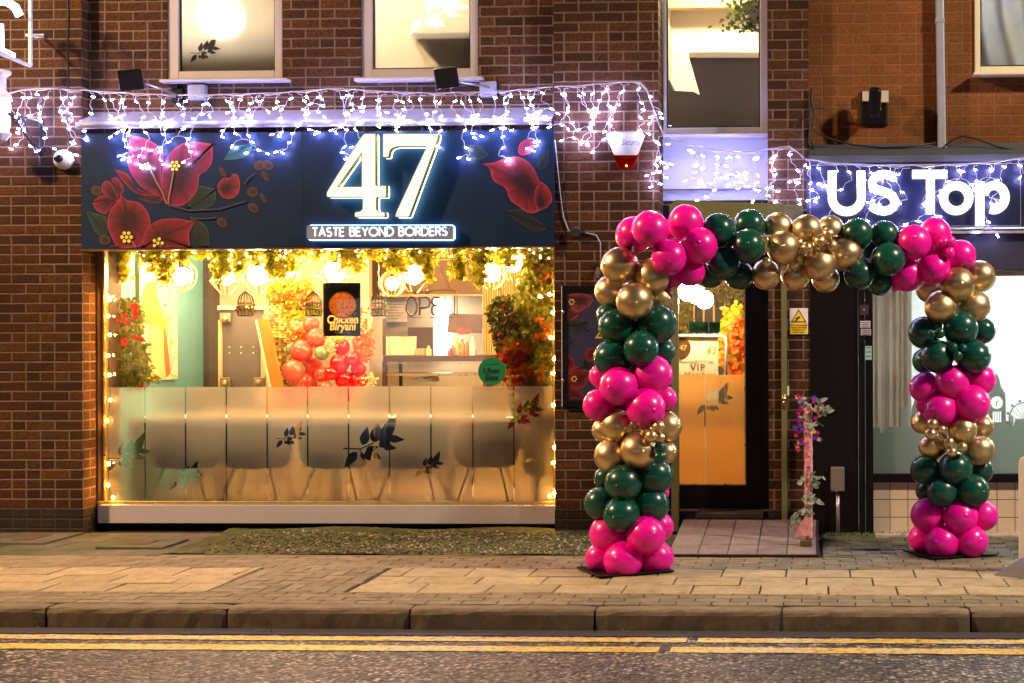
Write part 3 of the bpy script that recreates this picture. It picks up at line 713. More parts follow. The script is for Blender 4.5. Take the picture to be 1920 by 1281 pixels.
petal([(300,390),(400,430),(480,540),(630,580),(560,590),(470,575),(380,500)], DK, CR2, (480, 555))
petal([(400,135),(500,150),(590,190),(650,240),(665,300),(650,370),(650,450),(690,640),(590,575),(500,520),(430,430),(395,330),(415,230)], DK, CR, (600, 500))
petal([(1035,200),(1030,330),(990,400),(935,440),(925,520),(890,590),(810,660),(700,655),(660,560),(650,450),(680,330),(740,240),(850,185)], DK, CR, (760, 480))
petal([(470,600),(560,600),(640,590),(660,640),(560,645)], (.03,.006,.015), (.12,.015,.03), (600, 620))
petal([(205,510),(230,475),(270,490),(310,560),(340,620),(290,660),(230,600),(205,550)], DK, CR, (300, 600))
petal([(275,465),(310,450),(350,490),(370,545),(340,600),(300,520)], DK, CR, (330, 560))
petal([(135,635),(190,590),(250,590),(290,640),(240,720),(190,715),(150,680)], DK, CR, (270, 620))
petal([(355,575),(390,620),(480,640),(540,700),(568,780),(560,860),(500,960),(460,975),(330,975),(270,880),(248,790),(270,690),(320,640)], DK, CR2, (400, 760))
petal([(905,780),(860,860),(865,975),(520,975),(515,900),(560,820),(640,770),(760,760),(850,775)], (.12,.012,.02), CR2, (640, 900))
petal([(250,975),(290,960),(340,962),(380,975)], DK, CR, (310, 972))
petal([(1070,520),(1110,460),(1160,455),(1190,425),(1225,440),(1240,510),(1220,580),(1160,612),(1100,590)], DK, (.38,.03,.05), (1120, 540))
for (a, b, c2) in ((1385,360,0), (1450,360,.4), (1430,440,1.4), (1335,560,0), (1415,605,1.5), (1340,680,.6), (1110,410,1.5), (1105,790,.7), (225,920,.2), (165,550,.3)):
    s_ = [(a+42*math.cos(q)*(.62+.38*abs(math.cos(c2)))*1.0, b+36*math.sin(q+c2*.5)) for q in [i*math.pi/4 for i in range(8)]]
    petal(s_, BRD, BRN_, (a+10, b+6), name='painted_bud')
yy = YSG-.0105
m = M()
for pts in ([(565,385),(610,480),(655,560),(690,650)], [(740,410),(725,500),(705,600),(700,650)], [(430,930),(460,975)], [(640,960),(650,975)]): m.ribbon(px2([(140+a/4, 220+b/4) for a, b in pts], yy), .011, yy, yy+.0005)
m.build('painted_stem', mat('print_tan', (.22,.11,.07), .5), SP)
m = M()
for pts in ([(700,660),(860,700),(1080,690),(1280,630)], [(1270,500),(1300,460),(1350,420)], [(900,760),(1000,760),(1060,750)]): m.ribbon(px2([(140+a/4, 220+b/4) for a, b in pts], yy), .012, yy, yy+.0005)
m.build('painted_stem', mat('print_twig', (.025,.025,.035), .5), SP)
m = M()
for (cx, cy_, r, n) in ((543,365,20,6), (750,365,30,7), (390,900,34,7), (625,945,32,6)):
    for i in range(n):
        a = i*2*math.pi/(n-1); e = (cx+r*math.cos(a), cy_+r*math.sin(a)) if i < n-1 else (cx, cy_)
        if e[1] > 968: continue
        c = P(140+e[0]/4, 220+e[1]/4, yy); m.lathe((c.x, yy-.001, c.z), [(.3*r/1000*.62, -.0012), (r/1000*.42, 0)], 10, 'y')
m.build('painted_stamen', mat('print_yellow', (.62,.58,.06), .5), SP)
o6 = (560, 220); k6 = 3.84
petal([(1320,335),(1390,330),(1450,310),(1500,290),(1580,285),(1650,320),(1700,380),(1730,450),(1790,500),(1822,570),(1815,620),(1760,660),(1690,690),(1640,680),(1580,640),(1520,590),(1490,510),(1420,470),(1390,430),(1375,370)], DK, (.40,.028,.045), (1640, 480), o=o6, k=k6)
petal([(1740,460),(1790,500),(1822,570),(1800,640),(1740,670),(1700,600),(1705,520)], DK, (.42,.03,.045), (1730, 640), o=o6, k=k6)
petal([(1580,235),(1600,180),(1640,160),(1670,140),(1675,180),(1690,190),(1680,250),(1640,270),(1595,270)], (.2,.02,.06), (.5,.04,.10), o=o6, k=k6)
petal([(1170,205),(1240,200),(1310,210),(1370,270),(1330,300),(1240,300),(1200,260)], LFD, (.012,.06,.055), o=o6, k=k6, name='painted_leaf')
petal([(1720,320),(1800,230),(1800,320),(1770,380),(1720,370)], LFD, (.012,.05,.055), o=o6, k=k6, name='painted_leaf')
petal([(1490,680),(1600,660),(1690,720),(1800,800),(1700,820),(1560,740)], (.012,.02,.03), (.02,.035,.045), o=o6, k=k6, name='painted_leaf')
# the two digits: lit face, gold returns, white-edged backing tray
def smooth_poly(pts, rad=4.0, nn=3):
    out = []; n = len(pts)
    for i in range(n):
        a, b, c = Vector(pts[i-1]), Vector(pts[i]), Vector(pts[(i+1) % n]); r1_ = min(rad, (a-b).length*.45); r2_ = min(rad, (c-b).length*.45)
        p0 = b+(a-b).normalized()*r1_; p2 = b+(c-b).normalized()*r2_
        for j in range(nn+1):
            u = j/nn; out.append(tuple(p0*(1-u)**2+b*2*u*(1-u)+p2*u*u))
    return out
D4o = [(470,115),(555,115),(555,490),(632,490),(632,577),(560,577),(560,665),(575,676),(622,682),(622,720),(400,720),(400,682),(440,676),(457,662),(457,577),(200,577),(198,540),(440,150)]
D4i = [(450,262),(450,498),(284,498)]
D7 = [(603,115),(1006,115),(1006,150),(795,720),(692,720),(696,690),(918,212),(712,212),(672,224),(655,246),(648,290),(603,290)]
def curve_plate(name, polys, y0, depth, m, par, off=0):
    c = bpy.data.curves.new(name, 'CURVE'); c.dimensions = '2D'; c.fill_mode = 'BOTH'; c.extrude = depth/2; c.offset = off; c.resolution_u = 1
    for pl_ in polys:
        sp = c.splines.new('POLY'); sp.points.add(len(pl_)-1); sp.use_cyclic_u = True
        for i, (a, b) in enumerate(pl_): sp.points[i].co = (a, b, 0, 1)
    o = bpy.data.objects.new(name, c); COL.objects.link(o)
    dg = bpy.context.evaluated_depsgraph_get(); me = bpy.data.meshes.new_from_object(o.evaluated_get(dg)); bpy.data.objects.remove(o)
    me.transform(Matrix.Translation((0, y0+depth/2, 0)) @ Matrix.Rotation(math.pi/2, 4, 'X')); me.materials.clear(); me.materials.append(m)
    return link(name, me, par)
GOLD_SIDE = mat('gold_return', (.55,.38,.05), .35, metal=.7); FACE = emis('number_face', (1, .93, .70), .66); HALO = emis('number_halo', (.6, 1, .95), 5)
# face plane 0.11 m off the panel; outlines were read at the face
for nm, polys in (('number_four', [D4o, D4i]), ('number_seven', [D7])):
    pp = [smooth_poly([(560+a/3.84, 220+b/3.84) for a, b in q], 3 if len(q) > 3 else .5) for q in polys]
    if len(pp) > 1: pp[1] = pp[1][::-1]
    f = [px2(q, -.165) for q in pp]
    g = curve_plate(nm, f, -.160, .055, GOLD_SIDE, SG, 0)
    curve_plate('lit_face', f, -.1625, .002, FACE, g, -.0055)
    curve_plate('halo_tray', f, -.098, .016, HALO, g, 0)
# strap sign
def rrect(a, b, c, d, r): return smooth_poly([(a, b), (c, b), (c, d), (a, d)], r, 4)
f = px2(rrect(575, 422.5, 848.5, 449, 5), -.12)
TG = curve_plate('strapline_box', [f], -.12, .045, mat('brushed_grey', (.20,.24,.42), .4, metal=.1), SG)
curve_plate('halo_tray', [f], -.074, .014, emis('strap_halo', (.35, .7, 1), 4), TG, .006)
LET = {
 'T': ([[(0,1),(.56,1)],[(.28,1),(.28,0)]], .56), 'A': ([[(0,0),(.34,1),(.68,0)],[(.14,.33),(.54,.33)]], .68),
 'S': ([arc(.27,.74,.23,.25,35,270,9)+arc(.27,.25,.26,.25,90,-145,9)], .55), 'E': ([[(.48,1),(0,1),(0,0),(.48,0)],[(0,.52),(.42,.52)]], .5),
 'B': ([[(0,0),(0,1),(.26,1)]+arc(.26,.77,.22,.23,90,-90,8)+[(0,.54)],[(.26,.54)]+arc(.28,.27,.25,.27,90,-90,8)+[(0,0)]], .54),
 'Y': ([[(0,1),(.31,.5),(.62,1)],[(.31,.5),(.31,0)]], .62), 'O': ([arc(.48,.5,.48,.5,0,360,24)], .96), 'N': ([[(0,0),(0,1),(.62,0),(.62,1)]], .64),
 'D': ([[(0,0),(0,1),(.28,1)]+arc(.28,.5,.44,.5,90,-90,12)+[(0,0)]], .72), 'R': ([[(0,0),(0,1),(.28,1)]+arc(.28,.74,.24,.26,90,-90,8)+[(0,.48)],[(.26,.48),(.52,0)]], .52),
 'U': ([[(0,1),(0,.42)]+arc(.385,.42,.385,.42,180,360,14)+[(.77,1)]], .77), ' ': ([], .3)}
m = M(); x = 0; tot = sum(LET[c][1]+.17 for c in 'TASTE BEYOND BORDERS')-.17
q0 = P(586, 443, -.124); q1 = P(838, 443, -.124); sc_ = (q1.x-q0.x)/tot; hgt = P(700, 428, -.124).z-P(700, 443.5, -.124).z
for i, c in enumerate('TASTE BEYOND BORDERS'):
    for j, st in enumerate(LET[c][0]): m.ribbon([(q0.x+(x+a)*sc_, q0.z+b*hgt) for a, b in st], .0125, -.1235-.0004*j, -.121)
    x += LET[c][1]+.17
m.build('lettering', emis('strap_letters', (.95, .95, 1), .9), TG)

# ------------------------------------------------------------------ balloon arch
PINK = mat('balloon_pink', (.82,.003,.37), .3, var=.04, scale=2, bump=0, Coat_Weight=.12)
GREEN = mat('balloon_green', (.003,.066,.048), .26, var=.08, scale=2, bump=0, Coat_Weight=.15)
GOLD = mat('balloon_gold', (.66,.50,.27), .36, metal=.95, var=.05, scale=3, bump=0)
AL = P(1180, 1075, -1.95); LX = G(1180, 1072); RXX = G(1790, 1040)
AR = root('balloon_arch', ((LX.x+RXX.x)/2, -1.5, 0), 'tall arch of pink, gold and dark green balloons standing over the door', 'balloon arch')
def dpl(px): f = max(0, min(1, (px-1215)/(1765-1215))); return LX.y+(RXX.y-LX.y)*f
tmpl = M()
pr = []
for j in range(1, 18):
    t_ = math.pi*j/18; r_ = math.sin(t_); z_ = math.cos(t_); r_ *= 1-.09*max(0, -z_); pr.append((r_*.985, z_*1.02-.0))
tmpl.lathe((0, 0, 0), [(.012, 1.02)]+pr+[(.05, -1.03), (.035, -1.08), (.07, -1.14)], 28)
BM = {}
for nm, mt_ in (('pink', PINK), ('green', GREEN), ('gold', GOLD)):
    me = bpy.data.meshes.new('balloon_'+nm); me.from_pydata(tmpl.v, [], tmpl.f); me.materials.append(mt_); me.polygons.foreach_set('use_smooth', [True]*len(me.polygons)); BM[nm[0] if nm != 'gold' else 'o'] = me
BALL = """p:1189,441,31,b 1219,430,31,f 1286,419,30,m 1266,432,22,b 1311,461,31,f 1255,482,30,f 1294,509,25,m 1262,516,21,b 1255,529,11,b 1221,703,34,m 1161,724,32,f 1130,705,21,b 1124,760,28,m 1210,765,34,f 1246,748,21,b 1163,752,27,b 1140,1001,32,m 1210,1004,33,f 1237,987,24,b 1127,1046,25,m 1169,1051,33,f 1228,1046,30,m 1247,910,9,b 1241,924,12,b 1180,1010,28,b
1713,455,30,f 1753,442,28,m 1799,480,27,m 1751,502,28,f 1701,515,28,m 1765,462,14,f 1770,454,9,v 1781,453,10,v 1779,474,10,v 1734,528,13,b 1680,533,12,b 1682,457,15,b 1737,727,26,m 1785,716,29,f 1838,712,26,m 1765,769,29,f 1822,757,31,f 1733,760,14,b 1790,742,25,b 1741,966,29,m 1801,970,29,f 1843,967,25,m 1768,1018,29,f 1821,1015,28,f 1730,1009,23,b 1790,1005,24,b
o:1163,498,31,m 1223,518,29,m 1149,546,29,b 1190,565,31,f 1237,560,24,b 1157,798,30,m 1134,807,21,b 1249,800,26,b 1197,844,31,f 1147,855,30,m 1246,848,20,b 1234,800,11,v 1221,818,11,v 1237,821,9,v 1211,806,10,f 1209,824,9,f
1459,428,26,b 1469,465,28,f 1513,433,26,m 1557,433,25,b 1536,494,29,f 1586,475,27,m 1436,515,25,m 1492,515,25,m 1548,522,24,b 1553,439,10,v 1537,453,11,v 1559,461,11,v 1513,465,10,v 1497,456,9,f 1498,482,10,f 1438,491,8,v 1488,495,9,f 1467,498,8,f 1431,472,5,m
1835,519,27,b 1796,534,29,f 1743,542,23,b 1765,577,28,f 1824,574,27,m 1731,792,20,b 1804,806,25,f 1841,799,19,b 1749,838,22,m 1835,844,25,m 1749,796,10,v 1746,814,10,v 1766,806,8,v 1780,830,9,v 1804,839,9,v 1785,848,9,v 1766,821,8,f
g:1158,613,31,m 1230,608,34,m 1144,591,22,b 1151,671,32,m 1202,654,30,f 1241,658,22,b 1238,839,10,v 1237,857,11,v 1169,906,31,f 1223,892,33,m 1137,897,21,b 1127,944,28,m 1166,965,31,f 1218,946,32,m
1347,432,28,m 1405,424,28,b 1402,462,29,f 1355,495,28,m 1331,513,24,b 1386,516,25,b 1607,440,27,m 1658,442,25,m 1665,486,29,f 1611,514,27,m 1650,526,24,b 1631,468,15,b 1373,455,18,b
1733,624,27,m 1801,616,30,f 1842,620,22,b 1758,668,28,f 1824,669,29,f 1734,677,21,b 1757,611,9,f 1762,625,9,v 1747,625,6,v 1787,652,9,v 1795,667,10,v 1805,653,8,v 1736,881,25,m 1791,879,29,f 1838,882,22,b 1767,922,27,f 1822,921,28,f 1736,922,17,b"""
BALL = ' '.join(BALL.split('\n')); colr = None; nb = 0; rb = random.Random(5)
for tk in BALL.split():
    if ':' in tk[:2]: colr, tk = tk[0], tk[2:]
    a, b, r, dd = tk.split(','); a, b, r = float(a), float(b), float(r)
    Y = dpl(a)+{'b': .11, 'm': 0, 'f': -.10, 'v': -.20}[dd]
    c = P(a, b, Y); scl = r/(F/(Y+11))*1.15
    o = link('balloon' if r > 15 else 'mini_balloon', BM[colr], AR, c)
    if b < 540 and 1215 < a < 1765: ctr = P(a, 470, dpl(a)+.02)
    else: ctr = P(1185 if a < 1400 else 1787, b+rb.uniform(-8, 8), dpl(a)+.02)
    d = (ctr-c); d.y = abs(d.y)+.04; q = Vector((0, 0, -1)).rotation_difference(d.normalized())
    o.rotation_mode = 'QUATERNION'; o.rotation_quaternion = q; o.scale = (scl*rb.uniform(.98, 1.02), scl*rb.uniform(.98, 1.02), scl*rb.uniform(.94, 1.07)); nb += 1
print('balloons', nb)
pg = mat('steel_pole', (.45,.45,.47), .3, metal=.8)
for (px_, gp) in ((1188, LX), (1787, RXX)):
    top = P(px_ if px_ < 1400 else 1775, 445, gp.y); x = gp.x+(.02 if px_ < 1400 else -.01)
    M().tube([(x, gp.y+.02, .01), (top.x, gp.y+.02, top.z)], .014, 10).build('pole', pg, AR, True)
a_ = P(1188, 452, LX.y+.02); b_ = P(1775, 452, RXX.y+.02)
M().tube([a_, a_*.66+b_*.34+Vector((0, 0, .03)), a_*.34+b_*.66+Vector((0, 0, .03)), b_], .011, 8).build('cross_rail', pg, AR, True)
for gp, ang in ((LX, .5), (RXX, .42)):
    q = M(); q.box(-.25, .25, -.21, .21, 0, .012); o = q.build('base_plate', BLACK, AR, bevel=.003)
    o.location = Vector((gp.x-.03, gp.y+.02, .006))-wt(AR); o.rotation_euler = (0, 0, ang)

# ------------------------------------------------------------------ icicle light strings
LED = emis('led', (.46, .44, 1.0), E_LED); WIRE = mat('white_cable', (.40,.42,.52), .5, var=.05, bump=0)
t_ = M(); t_.tube([(0, 0, -.015), (0, 0, -.011), (0, 0, .008), (0, 0, .012)], [.002, .0036, .0040, .0028], 6)
LEDM = bpy.data.meshes.new('led_bulb'); LEDM.from_pydata(t_.v, [], t_.f); LEDM.materials.append(LED)
rl = random.Random(11)
def icicles(path, Yf, label, lens, dx=18, skip=None, start=6):
    """path: photo points of the main cable; Yf(px) its depth"""
    p0 = P(*path[0], Yf(path[0][0])); r = root('icicle_lights', p0, label, 'string lights')
    pts = []
    for i in range(len(path)-1):
        (a, b), (c, d) = path[i], path[i+1]; n = max(1, int(abs(c-a)/12))
        for k_ in range(n): f_ = k_/n; px_ = a+(c-a)*f_; pts.append((px_, b+(d-b)*f_+rl.uniform(-.7, .7)))
    pts.append(path[-1]); W = [P(a, b, Yf(a)) for a, b in pts]
    q = M(); q.tube(W, .0045, 6); q.tube([w_+Vector((0, -.004, -.006+.008*math.sin(i*1.3))) for i, w_ in enumerate(W)], .0035, 5); cab = q.build('cable', WIRE, r, True)
    px_ = path[0][0]+start; i = 0
    while px_ < path[-1][0]-3:
        # height of the cable here
        for j in range(len(pts)-1):
            if pts[j][0] <= px_ <= pts[j+1][0] or pts[j+1][0] <= px_ <= pts[j][0]:
                f_ = (px_-pts[j][0])/max(1e-6, pts[j+1][0]-pts[j][0]); y_ = pts[j][1]+(pts[j+1][1]-pts[j][1])*f_; break
        L = lens[i % len(lens)]*rl.uniform(.85, 1.15); i += 1
        c = P(px_, y_, Yf(px_)); s_ = rl.choice([-1, 1]); P_ = [c]; dpt = 0; step = 15; cur = c.copy(); k_ = 0; bulbs = []
        n = max(2, int(L/step))
        for k_ in range(n):
            ox = s_*rl.uniform(.01, .045)*(1 if k_ < n-2 else 1.6); s_ = -s_ if rl.random() < .62 else s_
            oz = -step/250*rl.uniform(.75, 1.2)*(1 if k_ < n-1 else .6)
            mid = cur+Vector((ox*.7, rl.uniform(-.006, .004), oz*.35)); cur = cur+Vector((ox, rl.uniform(-.004, .004), oz)); cur.y = c.y+rl.uniform(-.012, .006)
            P_ += [mid, cur.copy()]
            if (k_ % 2 == 0 or rl.random() < .2 or k_ == n-1): bulbs.append((cur.copy(), Vector((s_*rl.uniform(.4, 1), -.15, rl.uniform(-.7, .3))).normalized()))
        if rl.random() < .65:
            e = P_[-3]+Vector((-s_*.07, -.004, -.02)); br = [P_[-3], P_[-3]*.5+e*.5+Vector((0, 0, .008)), e]; bulbs.append((e, (e-P_[-3]).normalized()))
        else: br = None
        q = M(); q.tube([c+Vector((-.012, 0, 0)), c+Vector((.01, -.004, -.02))]+P_[1:], .0024, 5)
        if br: q.tube(br, .0022, 5)
        st = q.build('strand', WIRE, r, True)
        for (bp, bd) in bulbs:
            o = link('bulb', LEDM, st, bp+bd*.014); o.rotation_mode = 'QUATERNION'; o.rotation_quaternion = Vector((0, 0, 1)).rotation_difference(bd)
        px_ += dx*rl.uniform(.85, 1.15)
    return r
def ramp_(pts):
    def f(x):
        for (a, b), (c, d) in zip(pts, pts[1:]):
            if x <= c: return b+(d-b)*max(0, (x-a))/(c-a)
        return pts[-1][1]
    return f
icicles([(-40, 185), (0, 178), (40, 170), (68, 166), (120, 168), (170, 170), (250, 176), (330, 179)], ramp_([(150, -.04), (200, -.088)]), 'white icicle lights from the left pier to the painted flower corner of the sign', [80, 110, 70, 140, 95, 125, 140, 66, 148, 130])
icicles([(334, 179), (400, 178), (480, 176), (560, 172), (600, 168), (640, 166), (700, 171), (800, 175), (900, 173), (960, 170), (1036, 163)], lambda x: -.088, 'white icicle lights hanging under the two upstairs windows above the number sign', [66, 110, 150, 60, 118, 95, 56, 130, 66, 78, 120, 60, 108, 138, 66])
icicles([(1040, 163), (1100, 160), (1160, 155), (1200, 153), (1212, 166), (1236, 235)], lambda x: -.045, 'white icicle lights bunched on the brick pier around the alarm box', [96, 140, 110, 62, 120, 150, 84], dx=17)
icicles([(1237, 236), (1243, 250), (1290, 270), (1350, 282), (1400, 284), (1440, 280), (1480, 274), (1508, 296)], lambda x: -.05, 'white icicle lights sagging across the pale panel over the doorway', [105, 75, 118, 60, 92, 130, 66], dx=19)
icicles([(1510, 298), (1560, 306), (1640, 310), (1760, 310), (1850, 305), (1925, 296)], lambda x: -.21, 'white icicle lights strung across the top of the neighbouring blue sign', [110, 125, 60, 75, 48, 130, 66, 84, 92, 50], dx=21)
# ------------------------------------------------------------------ fixtures on the restaurant wall
def floodlight(px, py, lab, tilt):
    c = P(px, py, -.32); r = root('floodlight', c, lab, 'floodlight', 'floodlights on arms above the sign')
    q = M(); q.box(-.085, .085, -.03, .03, -.075, .075); q.box(-.02, .02, .03, .05, -.03, .03); o = q.build('lamp_head', BLACK, r, bevel=.012)
    o.location = c-wt(r); o.rotation_euler = (.35, -.16, .45*tilt)
    q = M(); q.box(-.075, .075, -.034, -.0301, -.065, .065); g = q.build('lens', mat('dark_lens', (.02,.02,.025), .12), o); g.location = (0, 0, 0)
    e = P(px+86, 178 if px < 500 else 165, .06)
    M().tube([c+Vector((.05, .05, -.01)), c+Vector((.1, .08, -.02)), e], .008, 8).build('arm', mat('arm_grey', (.3,.3,.33), .35, metal=.6), r, True)
    k_ = M(); k_.box(e.x-.045, e.x+.045, YU-.035, YU, e.z-.06, e.z+.055); k_.build('bracket_plate', BLACK, r, bevel=.004)
floodlight(245, 150, 'black floodlight on a long arm under the left upstairs window', 1)
floodlight(837, 146, 'black floodlight on an arm at the sill of the middle upstairs window', .6)
for (a, b, c, d_, lab) in ((351, 158, 383, 187, 'grey junction box beside the floodlight bracket under the left upstairs window'), (899, 152, 930, 181, 'grey junction box below the right corner of the middle upstairs window')):
    r = root('junction_box', P((a+c)/2, d_, YU-.07), lab, 'junction box', 'grey cable boxes above the sign'); G1 = mat('box_grey', (.2,.21,.26), .45)
    M().pbox(a, b, c, d_, YU-.07, YU).build('casing', G1, r, bevel=.008); M().pbox(a+5, b+5, c-5, d_-5, YU-.076, YU-.0705).build('lid', G1, r, bevel=.003)
    p = P(c-4, d_, YU-.03); pts = [p, p+Vector((.03, 0, -.06)), p+Vector((-.05, .02, -.1)), p+Vector((-.16, .02, -.06))]; M().tube(pts, .004, 6).build('flex', DARK, r, True)
# thin white cable lines on the wall, black cable down the left pier
m = M(); m.tube([P(x, 190.5+.6*math.sin(x*.1), YU-.006) for x in range(470, 1036, 14)], .0035, 5); tag(m.build('cable', DARK, None, True), 'thin black cable running along the bricks just above the sign flashing', 'cable')
m = M(); m.tube([P(126.5+math.sin(y*.05), y, -.006) for y in range(-20, 275, 12)], .005, 5); tag(m.build('cable', DARK, None, True), 'black cable running straight down the left pier to the dome camera', 'cable')
m = M(); m.tube([P(x, y, -.012) for x, y in ((1040, 262), (1044, 300), (1050, 360), (1056, 405), (1066, 432), (1078, 437), (1100, 437), (1118, 441), (1126, 455), (1126, 495))], .0042, 5); tag(m.build('cable', WIRE, None, True), 'white cable curling from the sign corner through a black box on the brick pier', 'cable')
p = P(1079, 436, -.04); r = root('wall_socket', p, 'small round black cable box on the pier above the framed poster', 'socket'); q = M(); q.lathe((p.x, -.05, p.z), [(.035, 0), (.045, .012), (.045, .05)], 14, 'y'); q.build('casing', DARK, r); M().tube([p+Vector((.04, 0, 0)), p+Vector((.075, 0, .002))], .009, 8).build('plug', DARK, r)
p = P(1121, 512, -.05); r = root('wall_spotlight', p, 'small chrome tube spotlight on the pier behind the gold balloons', 'wall light'); M().tube([p+Vector((0, 0, -.035)), p+Vector((.012, 0, .04))], .022, 12).build('lamp_tube', mat('chrome', (.6,.6,.62), .2, metal=1), r); M().box(p.x-.0, p.x+.06, -.03, -.001, p.z+.01, p.z+.08).build('bracket', DARK, r)
# dome camera
p = P(122, 300, -.001); r = root('dome_camera', p, 'round white dome security camera on the left pier beside the sign', 'camera')
q = M(); q.lathe((p.x, 0, p.z), [(.030, -.085), (.047, -.078), (.060, -.062), (.066, -.05), (.066, -.042), (.073, -.036), (.076, -.02), (.076, 0)], 24, 'y'); q.build('housing', WHITEP, r, True)
q = M(); q.ball((p.x-.01, -.082, p.z+.002), .032, 16, 10); q.build('lens', mat('lens_black', (.01,.01,.012), .08), r, True)
# curled iron bracket
r = root('hanging_bracket', P(78, 280, -.01), 'black wrought iron hanging basket bracket with a scroll on the left pier', 'bracket'); IR = mat('iron', (.02,.02,.03), .4, metal=.6)
q = M(); a_, b_, c_ = P(18, 214, -.30), P(77, 228, -.02), P(78, 293, -.02); q.tube([a_, c_], .008, 8); q.tube([a_, b_], .006, 8); q.tube([b_+Vector((0, 0, .02)), c_], .010, 8); q.ball(a_, .013, 8, 6)
q.build('bar', IR, r, True)
q = M(); pts = [P(*v, -.16+.0*i) for i, v in enumerate([(40, 244), (34, 232), (34, 222), (40, 219), (45, 225), (52, 245), (66, 270), (76, 284)])]; q.tube(pts, .006, 6); q.tube([P(*v, -.03) for v in [(70, 233), (74, 226), (78, 236), (72, 246)]], .006, 6); q.build('scroll', IR, r, True)
# projecting lit sign, upper left corner
r = root('projecting_sign', P(58, 100, -.35), 'white framed projecting sign with glowing white shapes, top of the left pier', 'sign')
FW = mat('sign_frame_white', (.7,.7,.75), .4); q = M()
for a, b in (((57, -30, -.30), (57, 124, -.30)), ((57, 124, -.30), (-30, 88, -.75)), ((57, -30, -.30), (-30, -66, -.75))): q.tube([P(*a), P(*b)], .016, 4)
q.build('frame', FW, r, bevel=.002)
for y in (66,): q = M(); q.tube([P(50, y, -.3), P(80, y+2, 0)], .012, 6); p = P(78, y+2, 0); q.box(p.x-.05, p.x+.02, -.012, -.001, p.z-.015, p.z+.015); q.build('wall_bracket', FW, r)
EW = emis('sign_glow', (1, .97, .93), 5)
q = M(); q.ribbon(px2([(-10, 2), (14, 4), (30, 14), (38, 30)], -.34), .055, -.36, -.34); q.build('lit_shape', EW, r); q = M(); q.ribbon(px2([(-8, 48), (2, 50), (3, 92)], -.34), .04, -.36, -.34); q.ribbon(px2([(2, 92), (16, 98), (25, 102), (26, 112)], -.34), .025, -.3605, -.34); q.build('lit_shape', EW, r)
# wall lantern at the left edge
r = root('wall_lantern', P(5, 200, -.2), 'frosted white wall lantern at the left edge under the projecting sign', 'wall light')
c_ = P(-2, 0, -.25); q = M(); z_ = lambda y: P(2, y, -.25).z; q.lathe((c_.x, -.25, 0), [(.062, z_(250)), (.075, z_(235)), (.078, z_(185))], 20); q.build('glass', emis('lantern_glass', (1, .98, .86), 1.3), r, True)
q = M(); q.lathe((c_.x, -.25, 0), [(.085, z_(185)), (.085, z_(178)), (.05, z_(168)), (.05, z_(145)), (.085, z_(138)), (.085, z_(133))], 8); q.build('cap', FW, r); M().lathe((c_.x, -.25, 0), [(.05, z_(262)), (.085, z_(252)), (.08, z_(249))], 8).build('base', FW, r)
# alarm box
AY = -.09
r = root('alarm_box', P(1170, 280, AY), 'white and red tapered burglar alarm box on the brick pier', 'alarm')
def frust(m, out, Y0, inn, Y1):
    a = px2(inn, Y0); b = px2(out, Y1); n = len(a); vs = [(x, Y0, z) for x, z in a]+[(x, Y1, z) for x, z in b]
    m.add(vs, [tuple(range(n))[::-1]]+[(i, (i+1) % n, n+(i+1) % n, n+i) for i in range(n)]); return m
AW = mat('alarm_white_glow', (.6,.61,.61), .3, var=.03, bump=0, emit=(1, 1, .97, 1), es=.05)  # faint glow added to the casing's white
frust(M(), smooth_poly([(1136, 252), (1147, 247.5), (1204, 247.5), (1209, 255), (1196, 291), (1151, 291)], 6), -.002, smooth_poly([(1141, 254), (1149, 250.5), (1199, 250.5), (1203, 256), (1188, 297.5), (1154, 297.5)], 4), AY).build('casing', AW, r)
RED = mat('alarm_red', (.45,.005,.015), .2, var=.2, bump=0)
frust(M(), [(1151, 291), (1197, 291), (1190, 312), (1183, 317), (1164, 317), (1158, 312)], -.002, [(1154, 297.5), (1188, 297.5), (1185, 311), (1180, 315), (1163, 315), (1160, 311)], AY).build('strobe_lens', RED, r)
q = P(1174.5, 311, AY); M().ball(q, .008, 8, 6).build('indicator', emis('alarm_led', (1, .25, .03), 8), r)
INK = mat('ink_dark', (.04,.04,.07), .6); q = P(1171, 272, AY-.001); text('Security', .062, 'lettering', INK, r, P(1183, 272, AY-.002), shear=.3, sx=.72, align='CENTER'); text('S', .085, 'lettering', INK, r, P(1149, 273, AY-.002), shear=.3, sx=.8)
# poster frame
PY = -.035; r = root('poster_case', P(1110, 762, PY), 'black framed poster case with red flowers hidden partly behind the balloons', 'poster')
q = M(); a0, a1, b0, b1 = 1053, 1180, 536, 762
q.pbox(a0, b0, a0+11, b1, PY, -.001); q.pbox(a1-11, b0, a1, b1, PY, -.001); q.pbox(a0+11.05, b0, a1-11.05, b0+12, PY, -.001); q.pbox(a0+11.05, b1-11, a1-11.05, b1, PY, -.001); q.build('frame', BLACK, r, bevel=.003)
PN = mat('poster_navy', (.025,.025,.06), .3); pp = M().pbox(a0+10, b0+10, a1-10, b1-10, PY+.012, PY+.016).build('print', PN, r)
q = M(); q.pbox(a0, b0, a0+.9, b1, PY-.003, PY-.0005); q.build('edge_trim', FW, r)
for y in (585, 713):
    p = P(1056, y, PY-.002); q = M(); q.lathe((p.x, PY-.008, p.z), [(.005, 0), (.011, .003), (.011, .008)], 12, 'y'); q.build('screw_cap', mat('chrome', (.6,.6,.62), .2, metal=1), r)
op = (1040, 530); kp = 5.34
def pet2(pts, dk, br, nm='painted_petal'): return petal(pts, dk, br, parent=pp, Y=PY+.012, name=nm, o=op, k=kp)
